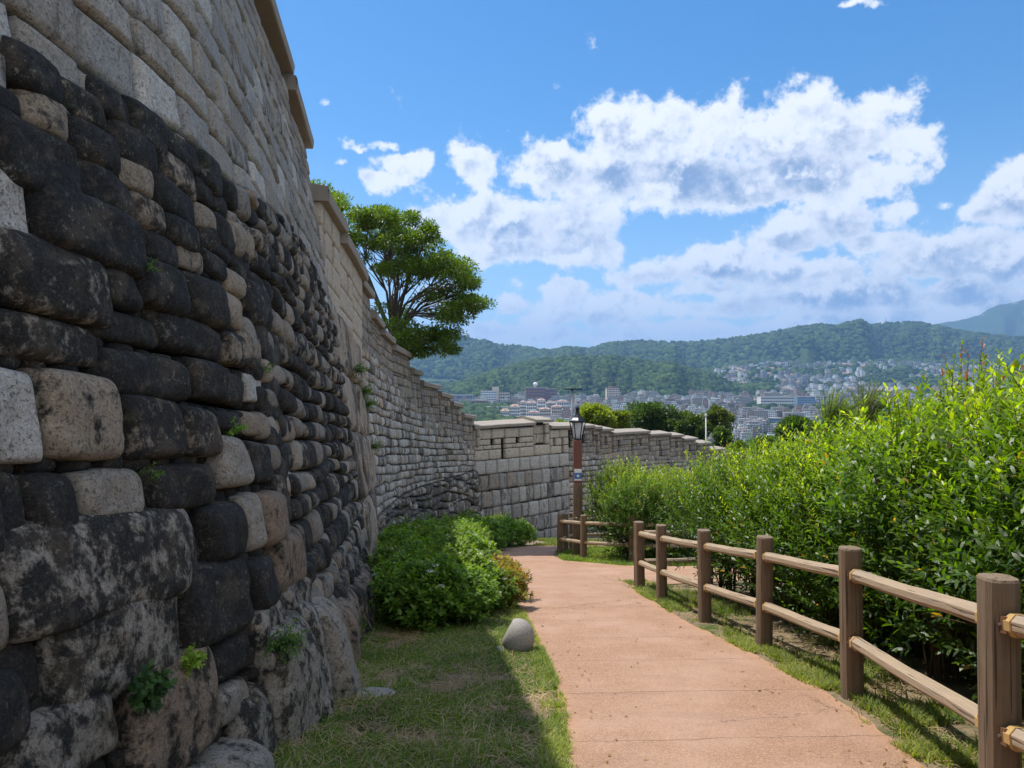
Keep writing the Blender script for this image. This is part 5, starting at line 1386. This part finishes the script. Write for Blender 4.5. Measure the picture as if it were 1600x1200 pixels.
for (lb, mi, kd, (w, d, h), rm) in KN:
    mb = house_mb(w, d, h, kd); protos.append((lb, mb, [FM[mi], rm], (w, d, h)))
def blocked(u, y): return False
cand = []
ncand = 9000
yq = 880 + 2050 * rng.random(ncand) ** .8; uq = rng.uniform(690, 1570, ncand); xq = (uq - 800) / F * yq; zq = terrain(xq, yq)
hillz = zq - VAL
gx = {}
for u, y, x, z in zip(uq, yq, xq, zq):
    up = z - float(FL(y))
    if 1165 < u < 1325 and 1290 < y < 1560: continue
    if 1195 < u < 1232 and 1040 < y < 1180: continue
    if y > 1500 and u < 1120 and up > 8: continue                      # the low wooded hill
    if y > 1700 and u > 1000 and z > 75: continue
    if u < 800 and (y < 1500 or y > 1600): continue
    if y > 2300 and u < 1060: continue
    if fbm(np.array([x / 110.]), np.array([y / 110.]), 0, 2, 77)[0] > (.42 if y < 1700 else .05): continue
    k = (int(x // (13 + (y > 1700) * 5)), int(y // 21))
    if k in gx: continue
    gx[k] = 1; cand.append((y, x, z, u))
cand.sort(); NIND = 280
# a street grid angle shared by neighbours
def ang(x, y): return .35 * math.sin(x / 240.) + .5 * math.sin(y / 310. + 1) + rng.normal() * .05
first = {}
stv = {i: [] for i in range(len(protos))}
vis = [c for c in cand if c[3] > 760]
order = vis[:]; ind = set(id(c) for c in order[:NIND])
for c in cand:
    (y, x, z, u) = c; villa = y > 1900
    k = int(rng.choice([3, 3, 5, 0, 4, 2] if villa else [0, 0, 1, 1, 2, 4, 4, 6, 7, 3])); a = ang(x, y); s = rng.uniform(.8, 1.2); sz = rng.uniform(.75, 1.25)
    if id(c) in ind:
        lb, mb, ms, dim = protos[k]
        if k not in first:
            o = mb.build('apartment_house' if k not in (3, 5) else 'house', ms, None, False); first[k] = o
        else: o = first[k].copy(); COL.objects.link(o)
        o.location = (x, y, z); o.rotation_euler = (0, 0, a); o.scale = (s, s, s * sz); tag(o, lb + ' among the nearer streets of the far city', 'house', 'far city: ' + lb + 's')
    else: stv[k].append((x, y, z, a, s, s * sz))
for k, lst in stv.items():
    if not lst: continue
    lb, mb, ms, dim = protos[k]; V0 = np.concatenate(mb.v); Q0 = np.concatenate(mb.q); T0 = np.concatenate(mb.t) if mb.t else None
    VV, QQ, TT, mi = [], [], [], []
    for i, (x, y, z, a, s, s2) in enumerate(lst):
        P = V0 * [s, s, s2]; VV.append(np.c_[P[:, 0] * math.cos(a) - P[:, 1] * math.sin(a) + x, P[:, 0] * math.sin(a) + P[:, 1] * math.cos(a) + y, P[:, 2] + z]); QQ.append(Q0 + i * len(V0))
        if T0 is not None: TT.append(T0 + i * len(V0))
    mq = np.tile(np.concatenate(mb.qm), len(lst)); fs = [np.concatenate(QQ)]; md = [mq]
    if TT: fs.append(np.concatenate(TT)); md.append(np.tile(np.concatenate(mb.tm), len(lst)))
    o = mesh_obj('distant_houses', np.concatenate(VV), fs, ms, None, False, None, np.concatenate(md)); tag(o, 'distant rows of ' + lb + 's across the valley and hillside', 'houses', kind='stuff')

# landmark buildings
def bldg(name, label, u0, u1, vt, vb, y, wallm, roofm, depth=30, floors=5, winm=None, rz=0., extra=None, group=None, cols=8):
    """u0..u1, roof line at vt; stands on the valley floor"""
    x0, x1 = (u0 - 800) / F * y, (u1 - 800) / F * y; zt = EZ + (600 - vt) / F * y; xm = (x0 + x1) / 2
    zb = float(terrain(np.array([xm]), np.array([y]))[0]) - 1; zv = EZ + (600 - vb) / F * y; zb = min(zb, zv); w = x1 - x0
    e = empty(name, (xm, y + depth / 2, zb), rz); tag(e, label, 'building', group); H = zt - zb
    m = MB(); m.box((0, 0, H / 2), (w / 2, depth / 2, H / 2)); m.build('wall', wallm, e, False)
    m = MB(); m.box((0, 0, H + .4), (w / 2 + .5, depth / 2 + .5, .4)); m.build('roof', roofm, e, False)
    hf = max(3.2, (zt - max(zv, zb)) / floors)
    for f in range(floors):
        z = H - hf * (f + .55)
        if z < 1: break
        m = MB()
        for c in range(cols): m.box((-w / 2 + w * (c + .5) / cols, -depth / 2 - .05, z), (w / cols * .36, .12, hf * .27))
        m.build('window_row', winm or M_WIN, e, False)
    if extra: extra(e, w, H, depth)
    return e
M_WIN = simple('dark_window', (.05, .07, .10), .25)
M_WINB = simple('blue_window', (.06, .13, .24), .2)
M_BRICKW = simple('brick_wall', (.22, .10, .075), .8, 0, .25, .3); M_WHW = simple('white_wall', (.66, .65, .63), .7, 0, .08, .3); M_CRW = simple('cream_wall', (.56, .48, .38), .7, 0, .1, .3)
M_BLW = simple('blue_grey_wall', (.20, .28, .38), .5, 0, .15, .2); M_GRW = simple('grey_wall', (.33, .33, .33), .7, 0, .15, .3)
def dome(e, w, H, d):
    m = MB(); m.tube([(0, 0, H), (0, 0, H + 5), (0, 0, H + 5.2), (0, 0, H + 8.5), (0, 0, H + 11), (0, 0, H + 12)], [3, 3, 5, 5.6, 3.5, .4], 14); m.build('dome', M_WHW, e, True)
def tower(dx, w2, h2, mm, rm=None):
    def f(e, w, H, d):
        m = MB(); m.box((dx * w, 0, (H + h2) / 2), (w2, d * .3, (H + h2) / 2)); m.build('tower', mm, e, False)
    return f
bldg('office_block', 'blue and white office block with a pale tower on its right, left of the valley', 751, 776, 611, 626, 1560, M_WHW, M_ROOFC, 20, 4, M_WINB, extra=tower(.42, 7, 9, M_CRW), cols=10)
bldg('office_block', 'long low white office building half hidden by trees at the far left', 702, 738, 617, 630, 1540, M_BLW, M_ROOFC, 18, 2, M_WIN, cols=12)
bldg('office_block', 'plain cream block beside the pale tower', 778, 796, 614, 628, 1570, M_CRW, M_ROOFC, 16, 3, M_WIN, cols=5)
bldg('low_hall', 'brown long hall in front of the office blocks', 736, 762, 626, 638, 1450, M_BRICKW, M_ROOFC, 16, 2, M_WIN, cols=6)
bldg('low_hall', 'pale grey flat hall below the office blocks', 760, 800, 636, 642, 1360, M_WHW, M_ROOFC, 20, 1, M_WIN, cols=6)
bldg('brick_block', 'large dark red brick block with a white dome on the roof', 822, 852, 606, 630, 1530, M_BRICKW, M_ROOFC, 30, 5, M_WIN, extra=dome, cols=9)
bldg('brick_block', 'lower brick wing right of the domed brick block', 852, 871, 608, 628, 1540, M_BRICKW, M_ROOFC, 26, 4, M_WIN, cols=6)
bldg('brick_block', 'tall tan block in front of the wooded hill, centre of the city', 948, 968, 607, 620, 1540, M_CRW, M_ROOFC, 22, 4, M_WIN, cols=6, extra=tower(0, 8, 4, M_BRICKW))
bldg('hospital_block', 'very long white building with rows of windows across the middle of the city', 1189, 1240, 620, 634, 1500, M_WHW, M_ROOFC, 26, 3, M_WIN, cols=16)
bldg('hospital_block', 'blue glazed slab attached right of the long white building', 1246, 1274, 620, 634, 1500, M_BLW, M_ROOFC, 26, 4, M_WINB, cols=9)
bldg('hospital_block', 'white end block right of the blue glazed slab', 1275, 1309, 619, 634, 1505, M_WHW, M_ROOFC, 26, 4, M_WINB, cols=9)
bldg('blue_block', 'plain blue grey box building in the lower city, centre right', 1204, 1224, 654, 670, 1150, M_BLW, M_ROOFC, 18, 4, M_WINB, cols=5)
bldg('slab_block', 'white apartment slab beside the loose crowned tree', 1153, 1161, 651, 668, 1120, M_WHW, M_ROOFC, 14, 5, M_WIN, cols=4)
# apartment complex with red roofs
def redroof(e, w, H, d):
    m = MB(); h = 2.2 + (w * 7.3) % 2.5
    V = [(-w/2-.8,-d/2-.8,H+.8),(w/2+.8,-d/2-.8,H+.8),(w/2+.8,d/2+.8,H+.8),(-w/2-.8,d/2+.8,H+.8),(-w/4,0,H+h),(w/4,0,H+h)]
    m.add(V, [(0,1,5,4),(2,3,4,5),(0,3,2,1)], [(1,2,5),(3,0,4)]); m.build('tile_roof', M_ROOFR, e, False)
    m = MB(); m.box((0, -d * .3, H + 1.8), (w * .12, d * .12, 2.2)); m.build('stair_head', M_WHW, e, False)
apt = [(782,796,643,'low grey white apartment block at the left end of the red roofed estate',1180,3),(797,812,636,'white apartment block with balconies, second in the red roofed estate',1180,5),(813,822,629,'narrow white stair tower with a small red roof in the estate',1190,6),
       (823,838,630,'white apartment block with stepped red roofs, tallest of the estate',1170,6),(826,842,645,'front white apartment block with arched gable in the estate',1090,3),(840,852,626,'white apartment block with red roof behind the stepped one',1230,6),(843,860,640,'cream apartment block with a wide red roof, middle of the estate',1120,4),
       (853,868,630,'white apartment block with red roof and dark windows left of the lantern',1210,6),(862,878,636,'cream apartment block with red roof nearest the lantern',1140,5),(870,888,628,'white apartment block directly left of the dark pole',1230,6),(880,893,641,'low cream block under the dark pole',1120,4)]
for (u0, u1, vt, lb, y, fl) in apt:
    bldg('apartment_block', lb, u0, u1, vt, 660, y, M_WHW if 'cream' not in lb else M_CRW, M_ROOFR, 14, fl, M_WIN, extra=redroof, cols=5)
# antenna mast on the ridge
ax, ay = (1384 - 800) / F * 3480, 3480; az_ = float(terrain(np.array([ax]), np.array([ay]))[0])
m = MB(); m.tube([(0, 0, 0), (0, 0, 30)], [2.2, 1.4], 4); m.tube([(0, 0, 30), (0, 0, 44)], [.9, .5], 4)
for k in range(6): m.box((0, 0, 4 + 5 * k), (2.6, .5, .35))
o = m.build('antenna_mast', M_STEEL, None, False); o.location = (ax, ay, az_ + 2); tag(o, 'thin lattice radio mast on the crest of the long ridge', 'mast')

# ------------------------------------------------------------------ air
def b_haze():
    m_ = bpy.data.materials.new('haze'); m_.use_nodes = True; t = NT(m_.node_tree); t.n.clear()
    v = t.new('ShaderNodeVolumePrincipled'); v.inputs['Color'].default_value = (.30, .56, .98, 1); v.inputs['Density'].default_value = .00012; v.inputs['Anisotropy'].default_value = .2
    o = t.new('ShaderNodeOutputMaterial'); t.l.new(v.outputs[0], o.inputs['Volume'])
    return m_
top = float(Z.max()) + 60; bot = float(Z.min()) - 1
hb = MB(); hb.box((0, 0, (top + bot) / 2), (14000, 14000, (top - bot) / 2)); o = hb.build('haze', b_haze(), None, False); tag(o, 'thin blue summer haze over the valley', 'haze', kind='stuff')
print('objects', len(bpy.data.objects), 'verts', sum(len(m.vertices) for m in bpy.data.meshes))
